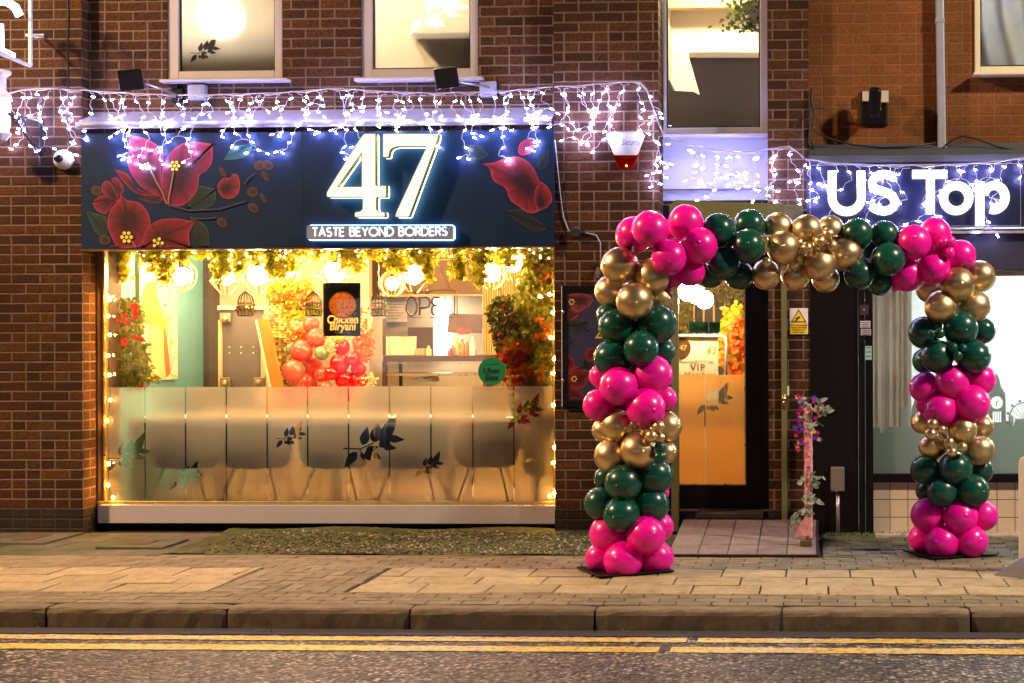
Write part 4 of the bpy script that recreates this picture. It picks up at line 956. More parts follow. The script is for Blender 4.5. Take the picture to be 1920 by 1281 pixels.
pet2([(125,140),(180,108),(300,112),(390,150),(370,210),(310,260),(230,290),(150,230)], (.08,.012,.03), (.34,.05,.09)); pet2([(125,270),(190,260),(250,310),(220,350),(130,395)], (.1,.012,.02), (.36,.05,.07))
pet2([(125,730),(160,740),(200,800),(190,860),(125,880)], (.1,.004,.008), (.36,.012,.02)); pet2([(310,690),(350,660),(415,655),(415,760),(380,790),(310,770)], (.12,.005,.008), (.38,.015,.025))
pet2([(125,930),(200,850),(280,860),(380,910),(340,980),(270,1060),(125,1040)], (.12,.004,.008), (.36,.012,.02)); pet2([(125,1060),(250,1075),(310,1165),(125,1160)], (.10,.004,.008), (.25,.01,.02))
pet2([(130,430),(200,370),(320,390),(330,480),(200,520)], (.015,.02,.03), (.03,.045,.055), 'painted_leaf'); pet2([(130,570),(200,560),(190,640),(130,650)], (.02,.03,.03), (.05,.07,.07), 'painted_leaf'); pet2([(300,780),(420,830),(420,900),(240,860)], (.008,.015,.01), (.02,.035,.02), 'painted_leaf')
q = M()
for (cx, cy_, n_) in ((170, 195, 6), (195, 965, 6)):
    for i in range(n_): p = P(1040+(cx+24*math.cos(i*1.05))/kp, 530+(cy_+24*math.sin(i*1.05))/kp, PY+.005); q.lathe((p.x, PY+.006, p.z), [(.004, 0), (.006, .002)], 8, 'y')
q.build('painted_stamen', mat('print_yellow', (.62,.58,.06), .5), pp)
GY = mat('print_gold', (.5,.37,.05), .4)
q = M(); yq = PY+.008; q.ribbon(px2([(1132, 612), (1118, 633), (1150, 633)], yq), .012, yq, yq+.001); q.ribbon(px2([(1143, 612), (1143, 643)], yq), .014, yq-.0006, yq+.001); q.build('number', GY, pp)
text('TASTE', .03, 'lettering', WHITEP, pp, P(1136, 654, yq), align='CENTER')
# pink post
PZ = G(1515, 1018, .06); r = root('flower_post', PZ, 'pink fabric wrapped post with trailing leaves and small flowers on the ramp edge', 'post')
PKF = mat('pink_tulle', (.72,.27,.33), .7, var=.25, scale=22, bump=.9, bscale=26, dist=.02)
Yp = PZ.y; b0_ = P(1516, 1012, Yp); t0_ = P(1516, 757, Yp); q = M(); n = 26; pts = [b0_+(t0_-b0_)*i/n for i in range(n+1)]
q.tube(pts, [.028+rn.uniform(-.002, .0025) for _ in pts][:-1]+[.016], 12); q.build('post', PKF, r, True)
q = M(); ph = 0
for k_ in range(9):
    z0 = b0_.z+(t0_.z-b0_.z)*(.05+.105*k_); q.tube([(b0_.x+.0295*math.cos(a), Yp+.0295*math.sin(a), z0+.05*a/6.28) for a in [j*.5 for j in range(13)]], .0035, 5)
q.build('fabric_fold', PKF, r, True)
m = M(); a_ = P(1488, 1006, Yp-.02); m.add([P(1512, 965, Yp-.03), P(1519, 975, Yp-.03), P(1521, 1003, Yp-.035), P(1506, 1006, Yp-.06), P(1489, 1007, Yp-.03), P(1499, 985, Yp-.05)], [(0, 1, 2), (0, 2, 3), (0, 3, 5), (5, 3, 4)]); m.build('fabric_tail', foliage('pink_veil', [(.8, .42, .4), (.75, .35, .36)], 10, .7, .5), r)
p = P(1514, 1010, Yp-.0); M().box(p.x-.05, p.x+.03, Yp-.05, Yp+.05, p.z-.045, p.z-.005).build('base', mat('mossy_wood', (.10,.075,.02), .8, var=.5), r, bevel=.004)
LFM = foliage('eucalyptus', [(.10,.14,.08), (.25,.32,.24), (.36,.42,.34)], 12, .5, .2); q = M(); st = M()
def vine(pts, n, L, W, Y0, spread=.03):
    V = [P(a, b, Y0-.03) for a, b in pts]; st.tube(V, .0025, 5)
    for i in range(n):
        f_ = rn.random()*(len(V)-1); j = int(f_); p = V[j].lerp(V[j+1], f_-j); q.leaf(p, (rn.uniform(-1, 1), rn.uniform(-.7, .1), rn.uniform(-.7, .5)), (rn.uniform(-.4, .4), -1, rn.uniform(0, .6)), L*rn.uniform(.6, 1.2), W*rn.uniform(.7, 1.2))
vine([(1516, 745), (1500, 752), (1528, 765), (1506, 790), (1526, 800)], 17, .055, .026, Yp); vine([(1518, 745), (1540, 760), (1548, 775)], 9, .08, .03, Yp); vine([(1516, 800), (1530, 790), (1545, 800)], 4, .07, .018, Yp)
vine([(1516, 880), (1505, 905), (1526, 900), (1508, 930), (1520, 945), (1535, 935)], 15, .065, .036, Yp); vine([(1516, 940), (1500, 960), (1488, 978), (1476, 985)], 12, .055, .034, Yp); vine([(1520, 888), (1532, 895), (1545, 893)], 6, .06, .02, Yp); vine([(1515, 950), (1502, 985)], 7, .06, .035, Yp)
q.build('leaves', LFM, r); st.build('stem', mat('stem_green', (.12,.14,.06), .6), r, True)
for (cn, col, k_) in (('magenta', (.45,.01,.14), 22), ('purple', (.13,.03,.42), 18), ('yellow', (.7,.5,.02), 6)):
    q = M()
    for i in range(k_):
        sd = rn.choice((-1, 1)); a, b = 1516+sd*rn.uniform(8, 26), rn.uniform(738, 845) if sd < 0 else rn.uniform(735, 830); p = P(a, b, Yp-rn.uniform(-.02, .05))
        for j in range(5): q.leaf(p, (math.cos(j*1.26), -.4, math.sin(j*1.26)), (0, -1, 0), .018, .015)
    q.build('flowers', foliage('flower_'+cn, [col, tuple(x*1.3 for x in col)], 30, .6, .3), r)
q = M(); gq = G(1402, 985, .08)
for i in range(26): q.leaf(gq+Vector((rn.uniform(-.05, .05), rn.uniform(-.03, .03), rn.uniform(.0, .015))), (rn.uniform(-1, 1), rn.uniform(-1, 1), .2), (0, 0, 1), .03, .015)
tag(q.build('fallen_sprig', foliage('sprig_dark', [(.015,.04,.035), (.04,.07,.06)], 20)), 'dark green artificial sprig lying on the ramp tiles', 'sprig')

# ------------------------------------------------------------------ neighbouring shop
NB = root('painted_brick_shop', (2, .6, 0), 'orange-brown painted brick building with a black shopfront and skyline window film', 'building')
YN = .08; XN1 = 13; zl = P(1700, 285, YN).z
nx0, nx1 = P(1828, 60, YN).x, P(1990, 60, YN).x; nz = P(1880, 139, YN).z
m = M(); m.box(X1517, nx0, YN, .5, zl-.1, TOP); m.box(nx0, nx1, YN, .5, zl-.1, nz-.0); m.box(nx0, nx1, YN, .5, 5.0, TOP); m.box(nx1, XN1, YN, .5, zl-.1, TOP); m.build('wall', BRN, NB)
NW, nr = upvc(1828, 1990, 124, 137, 1838, 1980, YN-.02, 5.0, (1826, 1992, 135, 140), NB, UPVC_OLD)
room(nr[0]-.4, nr[1]+.4, .5, 2, 3, 5.3, GREYW, par=NB)
m = M(); n = 60
for i in range(n+1):
    for j in range(13):
        u = i/n; v = j/12; x = nr[0]-.1+(nr[1]-nr[0]+.2)*u; z = nr[2]-.05+1.5*v; m.v.append((x, .20+.05*math.sin(u*26+v*5+2*math.sin(v*4))+.03*math.sin(u*11-v*7), z))
for i in range(n):
    for j in range(12): a = i*13+j; m.f.append((a, a+13, a+14, a+1))
m.build('curtain', foliage('drape_cloth', [(.42,.46,.72), (.85,.88,.74)], 2.6, .8, .6), NB, True)
ceiling_lamp((nr[0]+.5, 1.1, 4.75), .06, 300, 'lamp glowing behind the pale drape in the upper window of the painted brick wall', (1, .93, .8))
# ledge, sign, shopfront
SLATE = mat('slate_ledge', (.045,.055,.068), .6, var=.3, scale=4, bump=.5, bscale=12, dist=.01)
m = M(); xa, xb = X1517+.002, XN1; zt_, zb2 = P(1700, 268, YN).z, P(1700, 291, -.15).z
m.add([(xa, YN+.01, zt_), (xb, YN+.01, zt_), (xb, -.15, zb2), (xa, -.15, zb2), (xa, -.15, zb2-.05), (xb, -.15, zb2-.05), (xb, .1, zb2-.05), (xa, .1, zb2-.05)], [(3, 2, 1, 0), (4, 5, 2, 3), (7, 6, 5, 4), (0, 7, 4, 3)]); m.build('ledge', SLATE, NB)
NSY = -.14
r = root('neighbour_sign', P(1700, 430, NSY), 'dark navy shop fascia with large glowing white rounded letters', 'sign')
NNV = mat('neighbour_navy', (.003,.006,.035), .45, var=.1, bump=.03)
sp = M().box(P(1512, 360, NSY).x, 4.5, NSY, .07, P(1700, 427, NSY).z, P(1700, 303, NSY).z).build('panel', NNV, r)
q = M(); q.pbox(1518.5, 305, 1519.4, 427, NSY-.003, NSY); q.pbox(1519.5, 307.5, 1990, 308.4, NSY-.003, NSY); q.pbox(1913, 308.5, 1914, 427, NSY-.003, NSY); q.pbox(1520, 424, 1912, 425, NSY-.003, NSY); q.build('edge_trim', GREYMET, r)
UL = emis('neighbour_letters', (.97, .97, 1), 1.3); yl = NSY-.05
def stroke(name, polys, wpx):
    q = M()
    for i, pl_ in enumerate(polys): q.ribbon(px2(pl_, yl), wpx/250, yl-.0006*i, NSY)
    q.build(name, UL, r)
s = 4.364; ox, oy = 1480, 260
def cc(l): return [(ox+a/s, oy+b/s) for a, b in l]
stroke('letter', [cc([(350, 262), (350, 470)]+arc(470, 480, 120, 115, 180, 0, 18)[0:0]+[(470-120*math.cos(math.radians(a)), 480+115*math.sin(math.radians(a))) for a in range(0, 181, 10)]+[(586, 262)])], 15.6)
stroke('letter', [cc([(862, 318), (820, 298), (780, 290), (735, 296), (700, 318), (680, 350), (682, 385), (705, 410), (750, 425), (800, 442), (845, 468), (866, 510), (855, 555), (820, 582), (780, 592), (735, 585), (695, 568), (670, 545)])], 15.2)
stroke('letter', [cc([(1008, 290), (1292, 290)]), cc([(1156, 292), (1156, 614)])], 15.2)
stroke('letter', [cc([(1368+104*math.cos(math.radians(a)), 485+103*math.sin(math.radians(a))) for a in range(0, 361, 12)])], 15)
stroke('letter', [cc([(1562, 352), (1562, 712)]), cc([(1680+88*math.cos(math.radians(a)), 480+100*math.sin(math.radians(a))) for a in range(195, 476, 12)])], 15.4)
m = M(); m.box(P(1512, 436, NSY).x, XN1, NSY+.01, .08, P(1700, 438.5, NSY).z, P(1700, 433.5, NSY).z); m.build('trim_strip', mat('copper_trim', (.45,.38,.36), .35, metal=.6), NB)
M().box(P(1512, 470, -.08).x, XN1, -.08, .12, P(1700, 509, -.08).z, P(1700, 439.2, -.08).z).build('awning_box', mat('awning_navy', (.02,.022,.04), .5), NB, bevel=.01)
M().box(P(1632, 512, .02).x, XN1, .0, .1, P(1700, 518, .0).z, P(1700, 509.5, .0).z).build('window_head', mat('white_head', (.6,.6,.58), .4), NB)
NYW = .10
m = M(); m.box(X1517+.002, P(1609, 700, -.01).x, -.01, .1, .0, 2.2); m.build('black_board', BLACK, NB, bevel=.004)
m = M(); m.box(P(1610, 700, -.03).x, P(1622, 700, -.03).x, -.03, .1, .0, 2.2); m.box(P(1623, 700, -.015).x, P(1637, 700, -.015).x, -.015, .1, .0, 2.2); m.build('shopfront_frame', BLACK, NB, bevel=.004)
zq1, zq0 = P(1780, 889, .0).z, P(1780, 905, .0).z
M().box(P(1637.5, 895, 0).x, XN1, .0, .12, zq0, zq1).build('window_rail', BLACK, NB, bevel=.004)
# tiled stall riser
t = NT('cream_tile'); p_ = t.pos(); sp_ = t.n('ShaderNodeSeparateXYZ'); t.set(sp_.inputs[0], p_)
fx = t.math('FRACT', t.math('DIVIDE', t.math('ADD', sp_.outputs[0], .0), .133)); fz = t.math('FRACT', t.math('DIVIDE', t.math('ADD', sp_.outputs[2], .01), .133)); dd = t.math('MINIMUM', t.math('MINIMUM', fx, t.math('SUBTRACT', 1.0, fx)), t.math('MINIMUM', fz, t.math('SUBTRACT', 1.0, fz)))
mk = t.ramp(dd, [(.012, 0.0), (.035, 1.0)]); t.bsdf(t.mix(mk, (.12,.10,.08), t.mix(t.noise(p_, 2.5, 4), (.50,.41,.30), (.62,.52,.39))), .35, 0, t.bump(mk, .5, .003)); TILE = t.m
M().box(P(1637.5, 950, .04).x, XN1, .04, .15, .0, zq0).build('stall_riser', TILE, NB)
m = M(); x = P(1640, 995, -.1).x
while x < 6: slab(m, x, x+.2, -.16, .038, .002, .0005, lambda a, b: .018, .03); x += .2
tag(m.build('tile_step', stone('pale_tile', [(0, (.45,.40,.33)), (1, (.55,.49,.41))], 20, .5, bs=.2)), kind='structure')
# window
gx = P(1637.5, 700, .06).x; gz_t = P(1780, 516, .06).z
M().add([(gx, .06, zq1), (4.5, .06, zq1), (4.5, .06, gz_t), (gx, .06, gz_t)], [(0, 1, 2, 3)]).build('window_pane', GLASS, NB)
SK = frosted('skyline_film', (.38,.46,.43), .3, .75, 1.1, .30); ys = .056
sky = [(1637, 802), (1650, 802), (1650, 811), (1657, 811), (1657, 806), (1666, 806), (1666, 800), (1675, 800), (1675, 812), (1676.5, 812), (1676.5, 800), (1690, 800), (1690, 768), (1692, 764), (1697, 764), (1697.6, 752), (1698.2, 764), (1701, 764), (1702, 768), (1702, 800), (1709, 800), (1709, 770), (1716, 745), (1724, 733), (1732, 745), (1738, 770), (1738, 800),
       (1852, 800), (1854, 740), (1862, 728), (1864, 712), (1869, 699), (1874, 712), (1877, 726), (1885, 738), (1886, 790), (1894, 790), (1894, 779), (1900, 779), (1900, 800), (1904, 786), (1990, 786), (1990, 889), (1637, 889)]
curve_plate('skyline_film', [px2(sky, ys), px2([(1869+11.5*math.cos(a*.5), 755+12*math.sin(a*.5)) for a in range(13)], ys)], ys, .001, SK, NB)
q = M(); q.ribbon(px2([(1868, 755), (1872, 751)], ys-.002), .006, ys-.003, ys-.002); q.ribbon(px2([(1868, 754), (1868, 763)], ys-.002), .006, ys-.0037, ys-.002)
for i in range(5): q.ribbon(px2([(1862.5+i*3.6, 771), (1862.5+i*3.6, 792)], ys-.002), .005, ys-.003, ys-.002) if False else None
q.build('clock_hands', mat('film_grey', (.2,.25,.23), .5), NB)
q = M()
for i in range(5): q.ribbon(px2([(1862.5+i*3.4, 772), (1862.5+i*3.4, 792)], ys-.002), .007, ys-.003, ys-.002)
q.build('glowing_slots', emis('slot_glow', (.85, .9, .88), .8), NB)  # glowing strips stand in for room light through slots in the film
q = M(); q.ribbon(px2([(1921+29*math.cos(math.radians(a)), 786+31*math.sin(math.radians(a))) for a in range(150, 391, 10)], ys), .009, ys-.001, ys)
for a in range(160, 380, 24): q.ribbon(px2([(1921, 786), (1921+28*math.cos(math.radians(a)), 786+30*math.sin(math.radians(a)))], ys), .0025, ys-.002, ys)
for a in range(170, 380, 28): p = P(1921+33*math.cos(math.radians(a)), 786+35*math.sin(math.radians(a)), ys); q.lathe((p.x, ys-.004, p.z), [(.011, 0), (.011, .002)], 10, 'y')
q.build('wheel_film', mat('film_grey', (.2,.25,.23), .5), NB)
NXW = mat('shop_white', (.78,.80,.78), .7, var=.05)
room(X1517+.1, 7, .5, 2.6, -.0, 2.3, NXW, par=NB)
M().box(gx-.1, 6, .6, 2.5, 2.22, 2.28).build('ceiling', NXW, NB)
for (x, y, lab) in ((1.7, 1.2, 'bright white ceiling strip light inside the neighbouring shop behind the arch'), (3.6, 1.2, 'bright white ceiling strip light inside the neighbouring shop at the right edge')):
    r = root('strip_light', (x, y, 2.2), lab, 'lamp', 'strip lights in the neighbouring shop'); M().box(x-.6, x+.6, y-.06, y+.06, 2.14, 2.18).build('tube_cover', emis('shop_strip', (.93, 1, .97), 52), r, bevel=.01); M().box(x-.62, x+.62, y-.08, y+.08, 2.181, 2.215).build('housing', WHITEP, r)
r = root('window_curtain', P(1668, 880, .3), 'cream pleated curtain at the left end of the skyline window', 'curtain')
m = M(); n = 80; xa, xb = P(1634, 700, .25).x, P(1708, 700, .25).x
for i in range(n+1):
    u = i/n; x = xa+(xb-xa)*u; y = .25+.012*math.sin(u*34+math.sin(u*9)*2)+.002*math.sin(u*90)
    m.v.append((x, y, .3)); m.v.append((x+.01*math.sin(u*20), y*.98, 2.2))
for i in range(n): m.f.append((i*2, i*2+2, i*2+3, i*2+1))
m.build('cloth', foliage('curtain_cream', [(.62,.52,.38), (.75,.66,.52)], 2, .8, .2), r, True)
# bits on the black frame
for (a, b, c, d_, col, lab) in ((1613, 602, 1632, 615, (.55,.52,.55), 'upper of two small white stickers on the black shopfront frame'), (1614, 617, 1633, 629, (.42,.38,.42), 'lower tilted white sticker on the black shopfront frame'), (1622.5, 649, 1634.5, 675, (.25,.5,.48), 'narrow pale green sticker on the black shopfront frame')):
    r = root('sticker', P((a+c)/2, d_, -.032), lab, 'sticker'); M().pbox(a, b, c, d_, -.0335, -.031).build('paper', mat('sticker%g' % col[0], col, .5), r); q = M()
    for i in range(3): q.pbox(a+2, b+2.5+i*(d_-b)/3.3, c-2, b+4+i*(d_-b)/3.3, -.0345, -.0337)
    q.build('print_lines', mat('ink_dark', (.04,.04,.07), .6), r)
r = root('key_switch', P(1620, 583, -.04), 'small dark metal key switch plate high on the black shopfront frame', 'switch'); M().pbox(1612, 572, 1628, 591, -.04, -.031).build('plate', mat('switch_plate', (.06,.05,.05), .4, metal=.5), r, bevel=.002); p = P(1620, 581, -.042); M().lathe((p.x, -.046, p.z), [(.006, 0), (.008, .006)], 10, 'y').build('key_barrel', mat('chrome', (.6,.6,.62), .2, metal=1), r)
# grey meter box with conduit
r = root('meter_box', P(1571, 990, -.09), 'brown-grey metal meter box with a conduit pipe down to the ground', 'meter box')
MB_ = mat('meter_grey', (.19,.16,.155), .45, metal=.3, var=.15); M().pbox(1557.5, 877, 1583.5, 922, -.10, -.011).build('cover', MB_, r, bevel=.008); a_ = P(1571, 922, -.06); M().tube([a_, (a_.x, -.06, .0)], .014, 12).build('conduit', mat('conduit_grey', (.35,.33,.34), .3, metal=.6), r, True); q = P(1568, 921, -.102); M().ball(q, .004, 6, 5).build('screw', WHITEP, r)
# downpipe, up-down wall lamp, cables
r = root('downpipe', P(1762, 290, -.02), 'grey plastic downpipe in front of the painted brick wall', 'pipe')
PG = mat('pipe_grey', (.26,.28,.34), .4, var=.08); a_ = P(1766, 287, .03); m = M(); m.box(-.031, .031, -.031, .031, 0, 3.2); o = m.build('pipe', PG, r, bevel=.012); o.location = Vector((a_.x, .03, a_.z))-wt(r); o.rotation_euler = (0, -.011, 0)
m = M(); m.box(-.038, .038, -.037, .037, -.0, .07); o = m.build('shoe', PG, r, bevel=.01); o.location = Vector((a_.x, .03, a_.z-.02))-wt(r)
m = M(); m.box(-.0345, .0345, -.0345, .05, 0, .04); o = m.build('collar', PG, r, bevel=.006); q = P(1762, 44, .03); o.location = Vector((q.x, .03, q.z))-wt(r)
r = root('security_light', P(1640, 195, 0), 'black security floodlight seen edge-on on a square plate on the painted wall', 'floodlight')
q = M(); q.pbox(1614, 170, 1665, 236, YN-.025, YN-.001); q.build('back_plate', BLACK, r, bevel=.012)
BP = mat('bracket_pale', (.5,.46,.38), .4); M().pbox(1617, 171, 1630, 190, YN-.06, YN-.026).build('bracket', BP, r, bevel=.004); M().pbox(1652, 170, 1666, 192, YN-.06, YN-.026).build('bracket', BP, r, bevel=.004)
a_, b_ = P(1641, 165, -.13), P(1636, 222, -.06); m = M(); m.box(-.045, .045, -.06, .06, -.11, .11); o = m.build('lamp_head', BLACK, r, bevel=.025); o.location = P(1640, 192, -.10)-wt(r); o.rotation_euler = (.25, .04, 0)
m = M(); m.tube([P(1651, 192, -.04), P(1651, 206, -.06), P(1643, 214, -.09), P(1632, 217, -.12)], .005, 6); m.ball(P(1634, 215, -.12), .012, 8, 6); m.build('hinge_arm', mat('brass', (.55,.38,.10), .3, metal=1), r, True)
CB = mat('cable_black', (.012,.012,.014), .5)
m = M(); m.tube([P(*v, -.03) for v in ((1521, 165), (1523, 190), (1527, 215), (1525, 240), (1533, 250), (1560, 262), (1600, 272), (1650, 277), (1700, 276), (1755, 268))], .007, 6); m.tube([P(*v, -.02) for v in ((1520, 170), (1520, 230), (1518, 260), (1524, 280))], .01, 6); m.tube([P(*v, -.04) for v in ((1522, 200), (1515, 225), (1496, 224), (1490, 240), (1494, 268), (1512, 275))], .006, 6); m.tube([P(*v, -.03) for v in ((1529, 202), (1540, 203), (1552, 207))], .007, 6); tag(m.build('cable', CB, None, True), 'tangle of black cables where the brown brick meets the painted wall', 'cable')
m = M(); m.tube([P(*v, -.05) for v in ((1772, 273), (1790, 260), (1805, 255), (1830, 260), (1870, 275), (1925, 284))], .008, 6); tag(m.build('cable', CB, None, True), 'black cable arching over the ledge right of the downpipe', 'cable')
# white pavement sign, right edge
q0 = G(1915, 1078); r = root('pavement_sign', q0, 'white freestanding pavement sign on a grey weighted base at the right edge', 'sign')
a_ = P(1911, 1000, q0.y); z1_ = P(1911, 856, q0.y).z; m = M(); pts = smooth_poly([(a_.x, .03), (a_.x+.62, .03), (a_.x+.62, z1_), (a_.x, z1_)], .05, 5)
m.prism(pts, q0.y-.02, q0.y+.02).build('panel', mat('sign_cream', (.75,.66,.58), .4, var=.04), r)
b_ = P(1860, 1068, q0.y); m = M(); x0_ = b_.x; 
m.add([(x0_, q0.y-.02, 0), (x0_+.2, q0.y-.16, 0), (x0_+.75, q0.y-.18, 0), (x0_+.75, q0.y+.16, 0), (x0_+.2, q0.y+.14, 0), (x0_+.16, q0.y-.03, .10), (x0_+.23, q0.y-.1, .115), (x0_+.75, q0.y-.12, .12), (x0_+.75, q0.y+.1, .14), (x0_+.23, q0.y+.07, .125)], [(0, 1, 6, 5), (1, 2, 7, 6), (2, 3, 8, 7), (3, 4, 9, 8), (4, 0, 5, 9), (5, 6, 9), (6, 7, 8, 9)]); m.build('base', mat('rubber_grey', (.11,.11,.125), .55), r, bevel=.01)
# ------------------------------------------------------------------ inside the restaurant
ri = random.Random(21)
IC = mat('interior_cream', (.60,.49,.33), .85, var=.06, scale=2, bump=.05); TEAL = mat('teal_wall', (.10,.27,.31), .8, var=.06, scale=1.5, bump=.05); FLOORM = mat('brown_floor', (.50,.34,.18), .5, var=.3, scale=3)
IX0, IX1, IYB, IZ0, IZ1 = P(186, 700, .3).x-.02, P(1441, 700, .6).x+.25, 3.9, .13, 2.62
M().add([(IX0, .24, IZ0), (IX1, .24, IZ0), (IX1, IYB, IZ0), (IX0, IYB, IZ0)], [(0, 1, 2, 3)]).build('room_floor', FLOORM, B)
M().add([(IX0, .24, IZ1), (IX1, .24, IZ1), (IX1, IYB, IZ1), (IX0, IYB, IZ1)], [(3, 2, 1, 0)]).build('room_ceiling', IC, B)
M().add([(IX0, IYB, IZ0), (IX1, IYB, IZ0), (IX1, IYB, IZ1), (IX0, IYB, IZ1)], [(0, 1, 2, 3)]).build('room_wall', IC, B)
M().add([(IX0, .3, IZ0), (IX0, IYB, IZ0), (IX0, IYB, IZ1), (IX0, .3, IZ1)], [(0, 1, 2, 3)]).build('room_wall', TEAL, B)
M().add([(IX1, .3, IZ0), (IX1, IYB, IZ0), (IX1, IYB, IZ1), (IX1, .3, IZ1)], [(3, 2, 1, 0)]).build('room_wall', IC, B)
YT = 2.55
M().box(P(400, 600, YT).x, P(412, 600, YT).x, YT-.25, YT, IZ0, IZ1).build('corner_post', mat('brown_post', (.06,.05,.05), .6), B)
M().box(P(412, 600, YT).x+.001, P(692, 600, YT).x, YT, YT+.1, IZ0, IZ1).build('room_wall', IC, B)
# canvas print with a portrait, on the side wall
XC = IX0+.035; q0_ = PX(262, 600, XC); q1_ = PX(333, 600, XC)
r = root('canvas_print', (IX0, q0_.y, 1.0), 'tall canvas print of a woman in an orange shawl on the teal side wall', 'picture')
M().box(IX0+.002, XC, q0_.y, q1_.y, PX(298, 713, XC).z, PX(298, 470, XC).z).build('canvas', mat('canvas_cream', (.62,.50,.30), .8, var=.2, scale=5), r)
def pc(pts, col, i):
    xx = XC+.002+.0005*i; vs = []
    for a, b in pts:
        p = PX(180+a/4.576, 460+b/4.576, xx); vs.append((p.y, p.z))
    vs = smooth_poly(vs, .02); m = M(); m.add([(xx, a, b) for a, b in vs], [tuple(range(len(vs)))]); m.build('printed_shape', mat('pr_%g_%g' % (col[0], col[1]), col, .7, var=.2, bump=0), r)
pc([(520,100),(600,90),(640,200),(650,330),(640,480),(560,480),(520,300)], (.62,.45,.22), 0)
pc([(400,400),(430,330),(520,300),(560,420),(600,560),(560,620),(480,660),(380,700),(385,520)], (.50,.20,.05), 1)
pc([(520,330),(570,310),(625,330),(622,430),(612,500),(595,570),(555,540),(530,460)], (.75,.52,.33), 2)
pc([(570,505),(600,495),(605,520),(585,530)], (.35,.06,.04), 3); pc([(535,355),(575,345),(570,362),(540,368)], (.05,.03,.02), 4); pc([(596,340),(620,345),(618,355),(600,355)], (.05,.03,.02), 5); pc([(592,400),(600,455),(580,470)], (.45,.25,.14), 6)
pc([(480,560),(580,620),(620,700),(610,800),(560,720),(460,700)], (.55,.25,.04), 7)
pc([(455,700),(520,680),(580,750),(600,1000),(600,1140),(490,1140),(460,900)], (.66,.40,.15), 8); pc([(580,700),(610,800),(640,1100),(600,1140),(585,950)], (.62,.10,.01), 9)
pc([(635,580),(690,590),(695,1120),(650,1110),(640,900)], (.72,.62,.36), 10); pc([(600,600),(625,600),(625,660),(605,660)], (.4,.28,.12), 11); pc([(640,600),(660,600),(662,660),(642,660)], (.4,.28,.12), 12); pc([(640,800),(660,800),(662,860),(642,860)], (.4,.28,.12), 13); pc([(625,930),(680,960),(660,1050),(640,1100)], (.25,.32,.36), 14)
# cabinet with corner brackets, leaning board, sequin wall
YC = 1.7; CABM = mat('cabinet_grey', (.10,.09,.095), .6, var=.1); CRF = mat('cream_frame', (.6,.48,.28), .5)
r = root('upturned_table', P(452, 722, YC), 'grey panelled table standing on its side against the teal wall', 'table')
M().pbox(412, 578, 492, 760, YC, YC+.04).build('table_top', CABM, r); M().pbox(409, 600, 416, 760, YC-.02, YC-.001).build('side_rail', CRF, r); M().pbox(489, 600, 496, 760, YC-.02, YC-.001).build('side_rail', CRF, r); M().pbox(408, 573, 500, 581, YC-.03, YC-.0005).build('top_rail', CRF, r)
for (a, b) in ((412, 588), (492, 590), (412, 708), (476, 708)): q = M(); q.pbox(a, b, a+19, b+17, YC-.06, YC-.021); c = P(a+9, b+10, YC-.08); q.ball(c, .03, 10, 8); q.build('corner_bracket', mat('bracket_brass', (.35,.30,.18), .35, metal=.7), r, bevel=.004)
q = M()
for a in (430, 452, 475):
    for b in (651, 662): q.ball(P(a, b, YC-.003), .006, 8, 6)
q.build('bolt', WHITEP, r)
YB2 = 1.45
o = M().prism(px2([(482, 600), (500, 598), (536, 760), (516, 760)], YB2), YB2, YB2+.05).build('leaning_board', mat('orange_board', (.55,.20,.03), .4, var=.4, scale=4)); tag(o, 'orange painted board leaning beside the grey table in the shop window', 'board')
q = M(); q.ribbon(px2([(480, 600), (513, 760)], YB2-.01), .018, YB2-.012, YB2-.001); tag(q.build('white_trim_stick', mat('trim_white', (.7,.62,.45), .5)), 'thin pale strip leaning along the edge of the orange board', 'strip')
t = NT('gold_sequins'); p_ = t.pos(); v = t.n('ShaderNodeTexVoronoi'); v.feature = 'F1'; v.distance = 'CHEBYCHEV'; t.set(v.inputs['Vector'], p_); v.inputs['Scale'].default_value = 42; v.inputs['Randomness'].default_value = .25
sc_ = t.n('ShaderNodeSeparateColor'); t.set(sc_.inputs[0], v.outputs['Color']); t.bsdf(t.ramp(sc_.outputs[0], [(0, (.18,.09,.01)), (.6, (.55,.36,.07)), (1, (.95,.75,.3))]), t.math('ADD', .2, t.math('MULTIPLY', sc_.outputs[1], .3)), .7, t.bump(t.math('ADD', v.outputs['Distance'], sc_.outputs[2]), .7, .01)); SEQ = t.m
YS2 = 2.1; r = root('sequin_backdrop', P(530, 720, YS2), 'gold sequin backdrop panel with yellow and orange flowers along its top', 'backdrop')
M().prism(px2([(503, 540), (565, 530), (575, 760), (535, 760), (520, 700), (508, 640)], YS2), YS2, YS2+.04).build('panel', SEQ, r)
def blob(m, px, py, rx, ry, Y0, Y1, n, L, W, down=.2, gauss=False):
    for i in range(n):
        if gauss: a, b = ri.gauss(px, rx*.5), ri.gauss(py, ry*.5)
        else:
            u = ri.random()**.5; an = ri.uniform(0, 6.283); a, b = px+rx*u*math.cos(an), py+ry*u*math.sin(an)
        p = P(a, b, ri.uniform(Y0, Y1)); m.leaf(p, (ri.uniform(-1, 1), ri.uniform(-.8, .3), ri.uniform(-1, .7)-down), (ri.uniform(-.5, .5), -1, ri.uniform(-.2, .8)), L*ri.uniform(.6, 1.25), W*ri.uniform(.6, 1.25))
YEL_L = foliage('leaf_yellowgreen', [(.25,.24,.015), (.62,.55,.04), (.85,.75,.15)], 14, .5, .6); GRN_L = foliage('leaf_green', [(.03,.06,.01), (.22,.25,.03), (.6,.5,.1)], 12, .5, .55)
